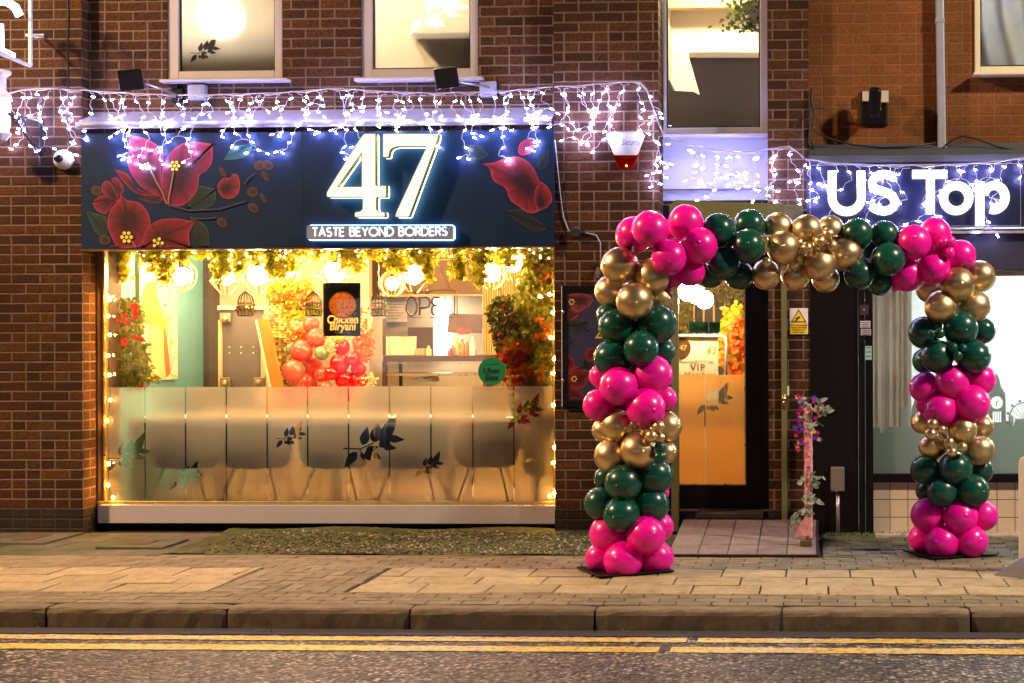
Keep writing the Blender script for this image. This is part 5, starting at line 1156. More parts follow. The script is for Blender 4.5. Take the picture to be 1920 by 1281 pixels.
ORF = foliage('flower_orange', [(.65,.10,.01), (.8,.25,.03)], 12, .6, .4); REF = foliage('flower_red', [(.5,.015,.02), (.7,.04,.04)], 12, .6, .35); CRL = foliage('flower_cream', [(.8,.62,.3), (.85,.7,.5)], 12, .6, .4)
q = M(); blob(q, 545, 545, 42, 22, YS2-.15, YS2+.1, 240, .06, .045); blob(q, 530, 510, 30, 16, YS2-.15, YS2+.1, 90, .06, .04); blob(q, 560, 590, 30, 30, YS2-.15, YS2+.0, 120, .05, .035); q.build('leaves', YEL_L, r)
q = M(); blob(q, 540, 552, 38, 12, YS2-.22, YS2-.1, 60, .05, .045); blob(q, 572, 548, 14, 10, YS2-.22, YS2-.1, 26, .05, .045); blob(q, 565, 630, 22, 12, YS2-.22, YS2-.1, 30, .05, .045); q.build('flowers', ORF, r)
# coral balloon display
r = root('balloon_display', P(620, 725, 1.8), 'cluster of coral, red and green balloons with orange flowers inside the shop window', 'balloon display')
BC = mat('balloon_coral', (.85,.095,.065), .25, var=.04, bump=0, Coat_Weight=.3); BRD_ = mat('balloon_red', (.7,.006,.008), .22, var=.04, bump=0, Coat_Weight=.3); BYL = mat('balloon_yellow', (.8,.5,.05), .25, bump=0); BGN = mat('balloon_sage', (.15,.22,.12), .25, bump=0)
for (mt_, L) in ((BC, ((584,609,16),(594,633,19),(566,658,22),(550,696,22),(589,688,18),(605,702,16),(579,718,18),(611,727,14),(560,740,20))), (BRD_, ((640,651,17),(637,681,19),(646,712,18),(672,692,15),(678,716,17),(662,672,14),(655,735,18),(622,700,14))), (BGN, ((603,662,14),(548,654,12),(696,722,10))), (BYL, ((636,632,12),))):
    me = bpy.data.meshes.new('inside_balloon'); me.from_pydata(tmpl.v, [], tmpl.f); me.materials.append(mt_); me.polygons.foreach_set('use_smooth', [True]*len(me.polygons))
    for (a, b, rr) in L:
        Y = 1.75+ri.uniform(-.08, .12)-(.1 if rr > 18 else 0); o = link('balloon', me, r, P(a, b, Y)); k_ = rr/(F/(Y+11)); o.scale = (k_,)*3; o.rotation_euler = (ri.uniform(1.5, 2.6), ri.uniform(-.5, .5), ri.uniform(-.5, .5))
q = M(); blob(q, 682, 645, 18, 34, 1.7, 1.95, 230, .04, .035); blob(q, 676, 600, 14, 26, 1.8, 2.0, 60, .04, .035); q.build('flowers', ORF, r)
q = M(); blob(q, 684, 600, 14, 40, 1.75, 2.0, 90, .035, .03); blob(q, 690, 712, 13, 13, 1.6, 1.8, 60, .035, .03); blob(q, 622, 645, 10, 16, 1.65, 1.8, 40, .035, .03); blob(q, 560, 610, 16, 8, 1.8, 1.9, 40, .035, .03); q.build('flowers', CRL, r)
# poster on the glass
YP = YWN+.035; r = root('menu_poster', P(641, 631, YP), 'black food poster with a round dish photograph taped inside the shop window', 'poster')
pb = curve_plate('print', [px2([(606, 530.5), (676, 530.5), (676, 630.5), (606, 630.5)], YP), px2([(642+25*math.cos(-a*.3), 572+24*math.sin(-a*.3)) for a in range(21)], YP)], YP, .002, mat('poster_dark', (.028,.026,.026), .45, var=.3, scale=8), r); y = YP-.0015
t = NT('dish'); p_ = t.pos(); t.bsdf(t.ramp(t.noise(p_, 38, 4, .65), [(.33, (.25,.08,.015)), (.48, (.8,.36,.10)), (.6, (.95,.6,.25)), (.72, (.45,.38,.1))]), .6); t = None; DISH = foliage('dish_print', [(.20,.05,.01), (.75,.30,.07), (.85,.50,.18), (.35,.28,.06), (.8,.45,.2)], 34, .6, .5)

q = M(); q.prism(px2([(642+26*math.cos(a*.3), 572+25*math.sin(a*.3)) for a in range(21)], y), y, y+.0004); q.build('dish_picture', DISH, pb)
q = M(); q.ribbon(px2([(642+26*math.cos(a*.3), 572+25*math.sin(a*.3)) for a in range(22)], y), .004, y-.0006, y+.0006); q.build('plate_rim', mat('rim_tan', (.5,.33,.15), .5), pb)
GT = mat('poster_gold_ink', (.95,.6,.22), .6); 

GS = foliage('poster_gold_sheet', [(.85,.45,.10), (.9,.6,.25)], 30, .6, .6)
for s_, yy_ in (('Chicken', 606), ('Biryani', 619)):
    tx = text(s_, .087, 'cutter', GT, None, P(642, yy_, YP), bold=.0025, shear=.12, sx=.86, ext=.02)
    md = pb.modifiers.new('b', 'BOOLEAN'); md.operation = 'DIFFERENCE'; md.object = tx; md.solver = 'EXACT'; md.use_self = True
    dg = bpy.context.evaluated_depsgraph_get(); me = bpy.data.meshes.new_from_object(pb.evaluated_get(dg)); pb.modifiers.clear(); pb.data = me; bpy.data.objects.remove(tx)
q = M(); k0 = P(608, 594, YP+.003); k1 = P(674, 628, YP+.003); q.add([(k0.x, YP+.003, k1.z), (k1.x, YP+.003, k1.z), (k1.x, YP+.003, k0.z), (k0.x, YP+.003, k0.z)], [(0, 1, 2, 3)]); q.build('lettering', GS, pb)
text('47', .055, 'lettering', mat('poster_dim', (.3,.24,.10), .6), pb, P(613, 541, y-.001)); text('Experience Taste', .018, 'lettering', WHITEP, pb, P(642, 625, y-.001)); M().prism(px2([(655, 590), (668, 585), (669, 592), (656, 597)], y-.001), y-.0012, y).build('price_flash', mat('flash_red', (.3,.02,.03), .5), pb); text('£4.99', .035, 'lettering', WHITEP, pb, P(662, 593.5, y-.003), bold=.0006, roty=.3)
# green round sticker
YQ = YWN+.008; r = root('round_sticker', P(922, 722, YQ), 'round green delivery sticker with dark lettering on the shop window', 'sticker'); c = P(922, 696.5, YQ)
M().lathe((c.x, YQ, c.z), [(.106, 0), (.106, .0015)], 40, 'y').build('disc', mat('sticker_green', (.0,.17,.07), .45, var=.03, bump=0), r)
GI = mat('green_ink', (.0,.018,.012), .5); text('Uber', .062, 'lettering', GI, r, P(922, 700, YQ-.002), bold=.0012); text('Eats', .062, 'lettering', GI, r, P(922, 713, YQ-.002), bold=.0018); q = M(); q.ribbon(px2([(911, 684), (934, 683)], YQ-.001), .005, YQ-.0015, YQ-.0004); q.build('lettering', GI, r)
# neon tube lettering
YO = .42; r = root('open_neon', P(808, 600, YO), 'unlit amber neon tube sign spelling open hanging behind the shop glass', 'sign'); NE = mat('neon_amber', (.50,.13,.015), .25, bump=0); OO = (740, 460); kO = 4.575
def neon(pts, rad=.0085, nm='letter_tube', m_=NE): M().tube([P(OO[0]+a/kO, OO[1]+b/kO, YO) for a, b in pts], rad, 6).build(nm, m_, r, True)
neon([(145+47*math.cos(math.radians(a)), 524+80*math.sin(math.radians(a))*(1)) for a in range(0, 361, 15)]); neon([(215, 600), (215, 445), (270, 445), (295, 462), (302, 495), (292, 525), (265, 537), (218, 537)])
neon([(385, 450), (340, 447), (318, 470), (318, 495), (335, 510), (385, 515), (335, 520), (318, 540), (318, 575), (340, 598), (385, 598)]); neon([(432, 600), (432, 448), (512, 600), (517, 430)])
neon([(108, 395), (115, 418), (128, 400), (138, 418), (152, 392)], .004); neon([(165, 408), (185, 402), (182, 388), (168, 392), (165, 408), (175, 420), (195, 414)], .004); neon([(205, 390), (200, 378)], .004); neon([(228, 418), (230, 393), (235, 400), (248, 392)], .004); neon([(260, 408), (290, 400), (285, 385), (268, 392), (262, 408), (275, 420), (298, 412)], .004)
GO = mat('neon_yellow', (.75,.5,.12), .3, bump=0); neon([(60, 420), (300, 405), (310, 385), (500, 385), (530, 395), (535, 420), (535, 600), (520, 630)], .004, 'outline_tube', GO); neon([(110, 618), (235, 618)], .004, 'outline_tube', GO); neon([(300, 618), (500, 618)], .004, 'outline_tube', GO); neon([(300, 130), (325, 200), (325, 400)], .003, 'hanging_wire', GO); neon([(340, 95), (490, 395)], .003, 'hanging_wire', GO)
# kitchen side
DKB = mat('dark_brown', (.06,.035,.03), .5); KW = mat('kitchen_white', (.78,.70,.56), .6, var=.04)
YK2 = 3.0
M().pbox(690, 440, 925, 551, YK2, YK2+.5).build('soffit', mat('soffit_brown', (.15,.085,.06), .55, var=.15), B)
m = M(); m.pbox(690, 486, 925, 488, YK2-.02, YK2-.001); m.pbox(690, 551.5, 925, 556, YK2-.04, YK2+.3); m.build('soffit_trim', mat('pink_trim', (.62,.36,.26), .5), B)
M().pbox(690, 562, 717, 760, YK2, YK2+.1).build('kitchen_panel', KW, B)
M().pbox(765, 614, 812, 668, 3.6, 3.8).build('kitchen_panel', mat('range_brown', (.16,.10,.05), .5), B)
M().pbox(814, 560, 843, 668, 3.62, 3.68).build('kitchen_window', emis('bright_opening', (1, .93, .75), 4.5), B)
m = M(); n = 34; xa, xb = P(905, 600, 2.7).x, P(1060, 600, 2.7).x
for i in range(n*4+1):
    x = xa+(xb-xa)*i/(n*4); y = 2.7+(.03 if (i//2) % 2 else 0); m.v.append((x, y, IZ0)); m.v.append((x, y, IZ1))
for i in range(n*4): m.f.append((i*2, i*2+2, i*2+3, i*2+1))
m.build('ribbed_wall', mat('ribbed_cream', (.66,.5,.22), .6), B)
r = root('wall_menu', P(742, 600, 3.6), 'pale menu board with small print on the kitchen wall left of the open sign', 'menu'); M().pbox(722, 566, 762, 604, 3.6, 3.62).build('panel', mat('panel_white', (.85,.8,.7), .6), r); q = M()
for i in range(6): q.pbox(727, 570+i*5.4, 757-(i % 3)*5, 571.6+i*5.4, 3.59, 3.599)
q.build('print_lines', mat('menu_ink', (.45,.25,.12), .6), r)
r = root('framed_picture', P(872, 625, 3.3), 'dark framed picture of a pair of lips standing in the kitchen opening', 'picture'); M().prism(px2([(842, 588), (906, 590), (902, 625), (838, 624)], 3.3), 3.3, 3.34).build('print', mat('pic_brown', (.20,.12,.10), .4, var=.4, scale=6), r)
q = M(); q.prism(smooth_poly(px2([(852, 622), (860, 616), (866, 614), (872, 617), (880, 616), (888, 622), (878, 627), (862, 628)], 3.29), .01), 3.292, 3.298); q.build('printed_lips', mat('lips', (.38,.12,.08), .4), r)
# counter with glass display shelves
YCN = 2.1; r = root('display_counter', P(820, 725, YCN), 'black framed display counter with metal shelves behind the open sign', 'counter'); m = M(); m.pbox(718, 667, 922, 678, YCN, YCN+.6); m.pbox(717, 600, 723, 760, YCN-.01, YCN-.001) if False else None; m.build('counter_top', DKB, r)
m = M(); m.pbox(717, 678, 724, 790, YCN, YCN+.05); m.pbox(748, 678, 753, 790, YCN+.2, YCN+.23); m.pbox(915, 678, 921, 790, YCN, YCN+.05); m.build('leg', DKB, r); m = M(); m.pbox(724, 700, 915, 705, YCN+.02, YCN+.3); m.pbox(724, 680, 915, 682, YCN-.005, YCN+.02); m.build('shelf', mat('shelf_metal', (.5,.42,.28), .3, metal=.7), r); M().pbox(717, 597, 722, 666.8, YCN, YCN+.03).build('upright', DKB, r)
r = root('serving_tray', P(782, 720, YCN+.1), 'long grey metal tray with a blue label under the counter', 'tray'); m = M(); m.prism(px2([(762, 712), (812, 704), (814, 716), (764, 722)], YCN+.1), YCN+.06, YCN+.28); m.build('tray_body', mat('tray_grey', (.28,.25,.2), .4, metal=.5), r); M().pbox(784, 708, 792, 712, YCN+.05, YCN+.059).build('blue_label', mat('blue_label', (.15,.35,.7), .5), r)
r = root('cup_stack', P(750, 666, YCN+.2), 'row of pale ribbed disposable cups standing on the black counter', 'cups'); q = M()
for i in range(8): c = P(727+i*7, 666, YCN+.15); q.lathe((c.x, c.y, c.z), [(.022, 0), (.026, .16), (.028, .17)], 10)
q.build('cup_row', mat('cup_plastic', (.72,.6,.4), .35), r)
r = root('kitchen_box', P(770, 666, YCN+.2), 'small brown cardboard box beside the stacked cups', 'box'); M().pbox(779, 654, 796, 666.8, YCN+.1, YCN+.3).build('carton', mat('carton', (.45,.28,.12), .7), r, bevel=.005)
BOT = [(845, 14, (.6,.05,.03), 'short red can'), (848.5, 20, (.1,.2,.5), 'slim blue bottle'), (857, 29, (.85,.45,.03), 'tall orange juice bottle'), (867, 31, (.8,.12,.05), 'tall bottle with red cap'), (876, 26, (.75,.2,.03), 'amber drink bottle'), (877, 15, (.4,.6,.05), 'short lime green bottle'), (886, 36, (.75,.7,.55), 'tallest clear bottle'), (888, 14, (.6,.1,.05), 'short dark red can'), (807, 12, (.06,.05,.05), 'small black jar'), (804, 18, (.6,.45,.25), 'beige jar')]
for i, (a, h, col, lab) in enumerate(BOT):
    Y = YCN+.12+.09*(i % 3); c = P(a, 666.6, Y); H = h/(F/(Y+11)); r = root('bottle', c, lab+' on the black counter behind the open sign', 'bottle', 'bottles on the counter'); rr = .028
    M().lathe(c, [(rr, 0), (rr, H*.62), (rr*.45, H*.82), (rr*.4, H*.92)], 12).build('bottle_body', mat('bt%d' % i, col, .25, bump=0, var=.1), r, True); M().lathe(c, [(rr*.5, H*.92), (rr*.5, H)], 10).build('cap', mat('btc%d' % i, tuple(min(1, x*1.3+.05) for x in col), .4), r)
# long white table and chairs behind the frosted film
tzb = P(620, 793, .95).z; tzt = P(620, 783, .95).z
r = root('long_table', P(620, 940, 1.1), 'long pale table running behind the frosted strips of the shop window', 'table'); M().box(P(206, 790, .95).x, P(1030, 790, .95).x, .95, 1.45, tzb, tzt).build('tabletop', mat('table_white', (.85,.8,.7), .4), r, bevel=.006)
for a in (240, 430, 640, 850, 1010): x = P(a, 790, 1.2).x; M().box(x-.03, x+.03, 1.17, 1.23, IZ0, tzb).build('leg', mat('table_leg', (.45,.36,.25), .5), r)
VB = mat('velvet_blue', (.016,.045,.15), .9, var=.2, scale=8); VP = mat('velvet_pink', (.30,.14,.11), .9, var=.2, scale=8); LG = mat('chair_leg', (.25,.17,.09), .4, metal=.5)
def chair(a0, a1, Y, m_, lab, y0=794, y1=877):
    ca = (a0+a1)/2; c = P(ca, 870, Y); w_ = (P(a1, 850, Y).x-P(a0, 850, Y).x)/2; zt, zb = P(ca, y0, Y).z, P(ca, y1, Y).z
    r = root('tub_chair', (c.x, Y+w_*.8, IZ0), lab, 'chair', 'tub chairs behind the shop window'); q = M(); n = 44; L = []
    for i in range(n+1):
        a = math.pi+math.pi*i/n; rib = .012*abs(math.sin(i*math.pi/4)); row = []
        for (f_, s_) in ((0, .80), (.25, .93), (.6, 1.0), (.9, .97), (1.0, .90)):
            z = zb+(zt-zb)*f_*(1 if f_ < .85 else (.93+.07*abs(math.sin(a)))); rr = w_*s_+rib; row.append((c.x+rr*math.cos(a), Y+w_*.75+rr*math.sin(a)*.75, z))
        L.append(row)
    b = len(q.v)
    for row in L: q.v += row
    for i in range(n):
        for j in range(4): k_ = b+i*5+j; q.f.append((k_, k_+5, k_+6, k_+1))
    o = q.build('backrest', m_, r, True); sd = o.modifiers.new('s', 'SOLIDIFY'); sd.thickness = .05; sd.offset = -1
    q = M(); q.lathe((c.x, Y+w_*.8, zb-.01), [(w_*.75, 0), (w_*.86, .03), (w_*.86, .10), (w_*.7, .13)], 24); q.build('seat', m_, r, True)
    for sx in (-1, 1):
        for sy in (-1, 1): M().tube([(c.x+sx*w_*.45, Y+w_*.75+sy*w_*.4, zb), (c.x+sx*w_*.85, Y+w_*.75+sy*w_*.8, IZ0)], [.010, .007], 8).build('leg', LG, r, True)
chair(262, 402, .32, VB, 'first dark blue tub chair counting from the string-lit window edge'); chair(396, 536, .32, VB, 'dark blue tub chair behind the small leaf cut-out, second from the string-lit edge'); chair(546, 686, .32, VB, 'dark blue tub chair under the food poster, left of the big leaf cut-out')
chair(690, 832, .32, VB, 'dark blue tub chair right of the big leaf cut-out'); chair(842, 968, .285, VP, 'brownish pink ribbed tub chair below the round green sticker', 790, 875)
# pendant lamps
PB = emis('pendant_bulb', (1, .63, .26), E_BULB); CG = mat('cage_brass', (.5,.33,.10), .35, metal=.8)
def pendant(a, b, Y, rb_, lab, shape, m_=PB):
    c = P(a, b, Y); r = root('pendant_lamp', c, lab, 'lamp', 'pendant lamps in the shop window'); M().ball(c, rb_, 14, 10).build('bulb', m_, r, True)
    M().lathe(c+Vector((0, 0, rb_*.9)), [(.02, 0), (.022, .05), (.008, .07)], 10).build('holder', DARK, r, True); M().tube([c+Vector((0, 0, rb_*.9+.07)), (c.x, c.y, IZ1)], .004, 5).build('flex', DARK, r)
    q = M(); R0 = rb_+.055
    if shape == 'diamond':
        top = c+Vector((0, 0, .17)); ring = [c+Vector((R0*1.25*math.cos(i*math.pi/3), R0*1.25*math.sin(i*math.pi/3), -.03)) for i in range(6)]; bot = [c+Vector((.04*math.cos(i*math.pi/3), .04*math.sin(i*math.pi/3), -.15)) for i in range(6)]
        for i in range(6): q.tube([top, ring[i], bot[i]], .003, 4); q.tube([ring[i], ring[(i+1) % 6]], .003, 4)
    else:
        for i in range(8):
            a_ = i*math.pi/8; q.tube([c+Vector((R0*math.cos(u)*math.cos(a_), R0*math.cos(u)*math.sin(a_), R0*1.05*math.sin(u))) for u in [j*math.pi/8 for j in range(17)]], .0028, 4)
    q.build('wire_cage', CG, r)
pendant(340, 518, 1.0, 0.072, 'glowing round pendant left of the teal wall in the shop window', 'ball'); pendant(424, 520, 1.5, 0.065, 'glowing pendant above the grey upturned table', 'diamond'); pendant(483, 517, 1.0, 0.078, 'glowing diamond cage pendant above the leaning orange board', 'diamond'); pendant(540, 510, 1.7, 0.058, 'glowing pendant among the yellow flowers over the gold backdrop', 'ball')
pendant(628, 511, 1.0, 0.078, 'glowing diamond cage pendant directly above the food poster', 'diamond'); pendant(736, 532, 1.9, 0.058, 'smaller ball cage pendant among leaves left of the open sign', 'ball'); pendant(775, 516, 1.0, 0.078, 'glowing diamond cage pendant directly above the open sign', 'diamond'); pendant(921, 512, 1.0, 0.078, 'glowing ball cage pendant above the dark hanging plant', 'ball'); pendant(963, 494, 1.3, 0.072, 'glowing pendant highest up near the right end of the shop window', 'diamond')
# hanging bird cages
for (a, lab) in ((461, 'small black hanging birdcage with red flowers in front of the grey upturned table'), (588, 'small black hanging birdcage beside the food poster, over the coral balloons'), (710, 'small black hanging birdcage between the food poster and the open sign')):
    Y = .62; c = P(a, 592, Y); r = root('hanging_birdcage', c, lab, 'birdcage', 'birdcages hanging in the shop window'); q = M(); rr = .062; H = .155
    for i in range(14): an = i*math.pi/7; q.tube([c+Vector((rr*math.cos(an), rr*math.sin(an), 0)), c+Vector((rr*math.cos(an), rr*math.sin(an), H*.75)), c+Vector((rr*.8*math.cos(an), rr*.8*math.sin(an), H)), c+Vector((.01*math.cos(an), .01*math.sin(an), H*1.25))], .0025, 4)
    for z in (0, .05, .10): q.tube([c+Vector((rr*math.cos(j*.393), rr*math.sin(j*.393), z)) for j in range(17)], .004, 4)
    q.lathe(c, [(rr, -.006), (rr, .004)], 16); q.build('cage', DARK, r)
    q = M()
    for i in range(9): q.tube([c+Vector((0, 0, H*1.25+i*.04)), c+Vector((.004*(-1)**i, 0, H*1.25+.04+i*.04))], .0035, 4)
    q.build('chain', CG, r); q = M()
    for i in range(60): an = ri.uniform(0, 6.28); p = c+Vector((rr*ri.uniform(.3, 1.1)*math.cos(an), rr*ri.uniform(.3, 1.1)*math.sin(an), ri.uniform(0, .1))); q.leaf(p, (ri.uniform(-1, 1), ri.uniform(-1, .3), ri.uniform(-.5, 1)), (0, -1, .3), .03, .02)
    q.build('leaves', GRN_L, r); q = M()
    for i in range(18): an = ri.uniform(0, 6.28); p = c+Vector((rr*1.1*math.cos(an), rr*1.1*math.sin(an)-.01, ri.uniform(0, .1))); q.leaf(p, (ri.uniform(-1, 1), ri.uniform(-1, .3), ri.uniform(-.5, 1)), (0, -1, .3), .022, .018)
    q.build('flowers', REF, r)
# leafy garland along the top with tiny lights
r = root('leaf_garland', P(610, 475, .45), 'yellow-green leaf garland hanging along the whole top of the shop window', 'garland'); q = M(); st = M()
dens = [(205, 30), (230, 60), (270, 25), (300, 45), (318, 62), (345, 20), (380, 14), (410, 50), (425, 60), (455, 45), (470, 25), (505, 45), (530, 55), (550, 45), (600, 20), (640, 18), (655, 42), (672, 40), (700, 16), (735, 38), (750, 45), (780, 30), (800, 60), (858, 60), (890, 55), (905, 70), (950, 30), (985, 35), (1010, 45), (1025, 60)]
for (a, dp) in dens:
    Y = ri.uniform(.35, .6); dp *= 1.0
    for v_ in range(3):
        e = a+ri.uniform(-14, 14); V = [P(a+(e-a)*u, 466+dp*u*ri.uniform(.7, 1.2), Y) for u in (0, .3, .6, 1)]; st.tube(V, .0018, 4)
        for i in range(int(10+dp*.5)):
            u = ri.random()**1.3; p = P(a+(e-a)*u+ri.uniform(-7, 7), 464+dp*u, Y+ri.uniform(-.05, .05)); q.leaf(p, (ri.uniform(-1, 1), ri.uniform(-.5, .2), ri.uniform(-1, .3)), (ri.uniform(-.3, .3), -1, ri.uniform(0, .5)), ri.uniform(.03, .055), ri.uniform(.025, .042))
for i in range(520): q.leaf(P(ri.uniform(198, 1038), 463+abs(ri.gauss(0, 13)), ri.uniform(.35, .6)), (ri.uniform(-1, 1), ri.uniform(-.5, .2), ri.uniform(-1, .5)), (ri.uniform(-.3, .3), -1, .3), ri.uniform(.03, .05), ri.uniform(.025, .04))
q.build('leaves', YEL_L, r); st.build('stem', mat('stem_brown', (.12,.07,.02), .6), r)
FYM = emis('fairy_warm', (1, .42, .06), 330); FYW = emis('fairy_white', (1, .80, .5), 26)
fb = M().ball((0, 0, 0), .0062, 6, 4); FB = bpy.data.meshes.new('fairy_bulb'); FB.from_pydata(fb.v, [], fb.f); FB.materials.append(FYM); FB2 = FB.copy(); FB2.materials[0] = FYW
r = root('fairy_lights', P(610, 470, .34), 'tiny white fairy lights threaded through the leaf garland in the shop window', 'string lights'); V = [P(200+i*14, 469+5*math.sin(i*.9), .36) for i in range(60)]; M().tube(V, .002, 4).build('cable', DARK, r)
for i in range(70): link('bulb', FB2, r, P(ri.uniform(200, 1036), 466+abs(ri.gauss(0, 13)), ri.uniform(.32, .42)))
for (pts, lab) in ((((205, 480), (202, 555), (206, 562), (203, 593), (206, 628), (203, 667), (205, 703), (207, 750), (201, 789), (204, 870), (203, 910), (212, 933)), 'warm fairy light string down the left edge of the shop window'), (((1034, 480), (1030, 552), (1012, 556), (1036, 586), (1032, 633), (1039, 673), (1036, 700), (1037, 760), (1039, 839), (1037, 868), (1039, 925), (1030, 930)), 'warm fairy light string down the right edge of the shop window')):
    r = root('fairy_lights', P(*pts[-1], YWN+.04), lab, 'string lights'); M().tube([P(a, b, YWN-.018) for a, b in pts], .002, 4).build('cable', DARK, r)
    for i, (a, b) in enumerate(pts[1:]):
        o = link('bulb', FB, r, P(a, b, YWN-.022)); o.scale = (1.9,)*3
# hanging flower baskets / bushes
r = root('hanging_basket', P(236, 590, .6), 'hanging flower basket on three cords at the left end of the shop window', 'hanging basket'); q = M(); t0 = P(228, 478, .6)
for (a, b) in ((217, 556), (227, 556), (243, 560)): q.tube([t0, P(a, b, .58)], .0025, 4)
q.build('cord', DARK, r); c = P(228, 600, .62); M().lathe(c, [(.05, -.09), (.10, .02), (.11, .08)], 16).build('pot', mat('grey_pot', (.2,.19,.18), .6), r, True)
q = M(); blob(q, 236, 600, 34, 42, .45, .75, 420, .055, .028, .3); blob(q, 240, 670, 38, 50, .45, .75, 560, .075, .024, .5); blob(q, 262, 700, 26, 24, .45, .7, 160, .08, .02, .4); q.build('leaves', foliage('basket_leaves', [(.05,.09,.01), (.22,.24,.03), (.50,.45,.08)], 12, .5, .4), r)
q = M()
for i in range(26):
    a, b = ri.choice([(ri.gauss(243, 14), ri.gauss(650, 36)), (ri.gauss(212, 8), ri.gauss(595, 22)), (255, ri.uniform(565, 600)), (ri.uniform(250, 275), ri.uniform(718, 735))]); p = P(a, b, .42)
    for j in range(7): q.leaf(p, (math.cos(j*.9), -.5, math.sin(j*.9)), (0, -1, 0), .026, .022)
q.build('flowers', REF, r)
r = root('hanging_basket', P(945, 590, .6), 'dark leafy hanging basket below the right pendant lamps', 'hanging basket'); q = M(); q.tube([P(962, 520, .6), P(968, 560, .6)], .003, 4); q.tube([P(935, 530, .6), P(940, 560, .6)], .003, 4); q.build('cord', CG, r)
q = M(); blob(q, 945, 592, 30, 38, .5, .8, 520, .04, .03); blob(q, 948, 632, 24, 28, .5, .75, 260, .04, .03, .4); q.build('leaves', foliage('basket_dark', [(.02,.025,.005), (.06,.07,.01), (.30,.26,.04)], 14, .5, .35), r); q = M(); blob(q, 942, 610, 28, 45, .45, .55, 22, .035, .03); q.build('flowers', REF, r)
r = root('flower_bush', P(990, 900, .5), 'tall artificial bush of green leaves with red and orange flowers at the right window end', 'plant'); q = M()
blob(q, 990, 670, 46, 60, .4, .75, 520, .07, .05); blob(q, 1005, 560, 34, 60, .4, .75, 260, .07, .05); blob(q, 1015, 490, 26, 30, .4, .7, 90, .07, .05); blob(q, 1000, 770, 36, 70, .35, .6, 360, .07, .05); blob(q, 1012, 850, 26, 40, .35, .6, 160, .07, .05); q.build('leaves', GRN_L, r)
q = M(); blob(q, 975, 650, 26, 14, .36, .5, 60, .055, .05); blob(q, 955, 665, 20, 12, .36, .5, 26, .05, .045); blob(q, 980, 700, 36, 22, .36, .5, 50, .05, .045); blob(q, 1010, 620, 20, 30, .36, .5, 26, .05, .045); blob(q, 1005, 800, 26, 50, .3, .4, 46, .05, .05); blob(q, 1020, 500, 14, 30, .4, .5, 20, .05, .045); q.build('flowers', ORF, r)
q = M(); blob(q, 965, 668, 30, 14, .34, .45, 46, .05, .045); blob(q, 980, 715, 34, 20, .34, .45, 40, .05, .045); blob(q, 990, 790, 30, 60, .3, .36, 26, .05, .05); q.build('flowers', REF, r)
q = M(); c = P(1008, 900, .5); q.tube([(c.x, .5, IZ0), (c.x, .5, 1.5)], .02, 8); q.build('trunk', mat('stem_brown', (.12,.07,.02), .6), r)
# behind the glass door
r = root('welcome_board', P(1318, 720, .9), 'white welcome board hung from a rounded white rail behind the glass door', 'sign'); Yb = .9
M().pbox(1262, 633, 1347, 760, Yb, Yb+.01).build('board', mat('board_cream', (.80,.70,.50), .6, var=.04), r)
q = M(); q.tube([P(1250, 630, Yb-.01), P(1352, 630, Yb-.01), P(1360, 633, Yb-.01), P(1362, 642, Yb-.01), P(1362, 760, Yb-.01)], .014, 8); q.build('rail', WHITEP, r, True)
q = M(); c = P(1276, 652, Yb-.004); q.lathe((c.x, Yb-.006, c.z), [(.085, 0), (.085, .004)], 24, 'y'); q.build('round_badge', mat('badge_brown', (.08,.03,.01), .5), r); text('47', .06, 'lettering', mat('poster_gold', (.62,.34,.09), .6), r, P(1281, 657, Yb-.009), bold=.001); text('47', .09, 'lettering', mat('poster_gold', (.62,.34,.09), .6), r, P(1334, 664, Yb-.004)); text('WELCOME TO THE', .032, 'lettering', mat('tan_ink', (.5,.38,.2), .6), r, P(1307, 680, Yb-.004)); text('VIP', .075, 'lettering', mat('ink_brown2', (.10,.08,.05), .6), r, P(1308, 695, Yb-.004), bold=.001, space=1.2); text('Members', .07, 'lettering', mat('gold_ink', (.45,.30,.08), .6), r, P(1310, 708, Yb-.004), shear=.4)
M().pbox(1262, 540, 1420, 800, 2.3, 2.34).build('room_panel', mat('dark_slats', (.05,.045,.05), .6), B); m = M()
for a in (1283, 1300, 1318, 1337, 1358, 1376): m.pbox(a, 560, a+3, 700, 2.26, 2.299)
m.build('room_panel', mat('slat_tan', (.45,.28,.12), .5), B)
M().pbox(1245, 450, 1262, 800, 2.2, 2.3).build('room_panel', IC, B)
PG2 = emis('globe_glow', (1, .70, .36), 85)
for (a, b, rr, lab) in ((1290, 545, .10, 'first glowing globe lamp of three behind the door glass, nearest the arch column'), (1306, 553, .085, 'middle glowing globe lamp of three behind the door glass'), (1321, 562, .085, 'lowest glowing globe lamp of three behind the door glass')):
    r = root('globe_lamp', P(a, b, .72), lab, 'lamp', 'globe lamps behind the door'); c = P(a, b, .72); M().ball(c, rr*.85, 16, 12).build('globe', PG2, r, True); M().tube([c+Vector((0, 0, rr)), (c.x, c.y, IZ1)], .004, 5).build('flex', DARK, r)
r = root('flower_wall', P(1378, 700, 1.3), 'orange and yellow autumn leaf display behind the glass door', 'plant'); q = M(); blob(q, 1378, 640, 26, 70, 1.2, 1.5, 420, .07, .055); q.build('leaves', YEL_L, r); q = M(); blob(q, 1380, 655, 22, 60, 1.1, 1.25, 130, .06, .05); q.build('flowers', ORF, r)
r = root('door_garland', P(1350, 560, 1.6), 'green leaf garland around the upper inside of the doorway', 'garland'); q = M(); blob(q, 1365, 545, 45, 22, 1.6, 1.9, 200, .05, .035); blob(q, 1286, 590, 10, 40, 1.6, 1.9, 110, .05, .035); q.build('leaves', foliage('olive_leaves', [(.05,.05,.01), (.18,.16,.04)], 12, .5, .4), r)
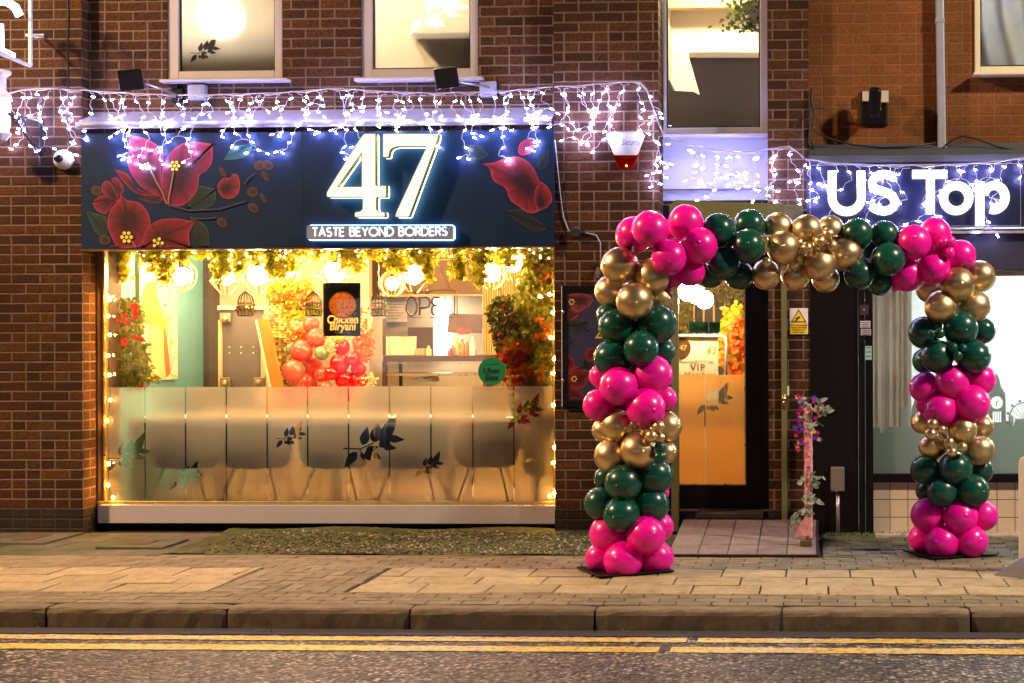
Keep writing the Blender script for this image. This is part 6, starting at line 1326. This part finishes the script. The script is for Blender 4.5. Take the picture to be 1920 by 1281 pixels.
# unseen ceiling panels, added to brighten the room
for (x, y, lab) in ((-4.9, 1.9, 'unseen square ceiling light added above the hanging flower basket'), (-3.0, 3.1, 'unseen square ceiling light added above the kitchen counter'), (-1.2, 2.0, 'unseen square ceiling light added inside near the glass door')):
    r = root('added_ceiling_panel', (x, y, 2.6), lab, 'lamp', 'added ceiling lights'); M().box(x-.25, x+.25, y-.25, y+.25, 2.575, 2.585).build('diffuser', emis('panel_warm', (1, .74, .42), 9), r); M().box(x-.28, x+.28, y-.28, y+.28, 2.586, 2.615).build('rim', WHITEP, r)

# ------------------------------------------------------------------ across the street (seen only in the glossy balloons) and the street lamps
FB_ = root('terrace_building', (0, -26, 0), 'brick terrace with lit shopfronts facing from the far side of the street', 'building'); m = M(); m.box(-22, 22, -27, -26, 0, 8); m.build('wall', BR, FB_)
for i in range(7):
    x = -18+i*5.6; st = (.6, 1.1, .4, .9, 1.2, .5, .8)[i]; M().box(x, x+3.8, -25.99, -25.9, .6, 2.5).build('lit_window', emis('far_shop_%d' % i, ((1, .75, .45), (.85, .9, 1), (1, .6, .35))[i % 3], st), FB_); M().box(x-.2, x+4, -25.99, -25.8, 2.52, 3.1).build('fascia', (BLACK, OLIVE, NAVY)[i % 3], FB_)
tag(M().box(-40, 40, -25.8, -21.0, -.12, 0).build('pavement', PAVER), kind='structure')
def street_lamp(x, y, h, energy, col, aim, lab):
    r = root('street_lamp', (x, y, 0), lab, 'street lamp', 'street lamps along the kerb'); MT = mat('lamp_steel', (.3,.3,.32), .4, metal=.7)
    M().tube([(x, y, -.01), (x, y, h-.3), (x, y-.3, h), (x, y-1.1, h+.05)], [.08, .05, .04, .035], 10).build('pole', MT, r, True); M().box(x-.12, x+.12, y-1.6, y-1.0, h, h+.12).build('lamp_head', MT, r, bevel=.02)
    ld = bpy.data.lights.new('street_lamp_light', 'AREA'); ld.shape = 'RECTANGLE'; ld.size = .28; ld.size_y = .5; ld.energy = energy; ld.color = col
    o = bpy.data.objects.new('street_lamp_light', ld); COL.objects.link(o); o.parent = r; L = Vector((x, y-1.3, h-.02)); o.location = L-wt(r)
    o.rotation_mode = 'QUATERNION'; o.rotation_quaternion = (Vector(aim)-L).to_track_quat('-Z', 'Y')
street_lamp(6.2, -2.8, 7.0, E_LAMPR, (1, .80, .60), (.5, -2.5, 0), 'steel street lamp with warm lantern up the kerb past the neighbouring shop')
street_lamp(-9.3, -2.8, 7.0, E_LAMPL, (1, .60, .30), (-4, -3, 0), 'steel street lamp with warm lantern down the kerb past the left pier')
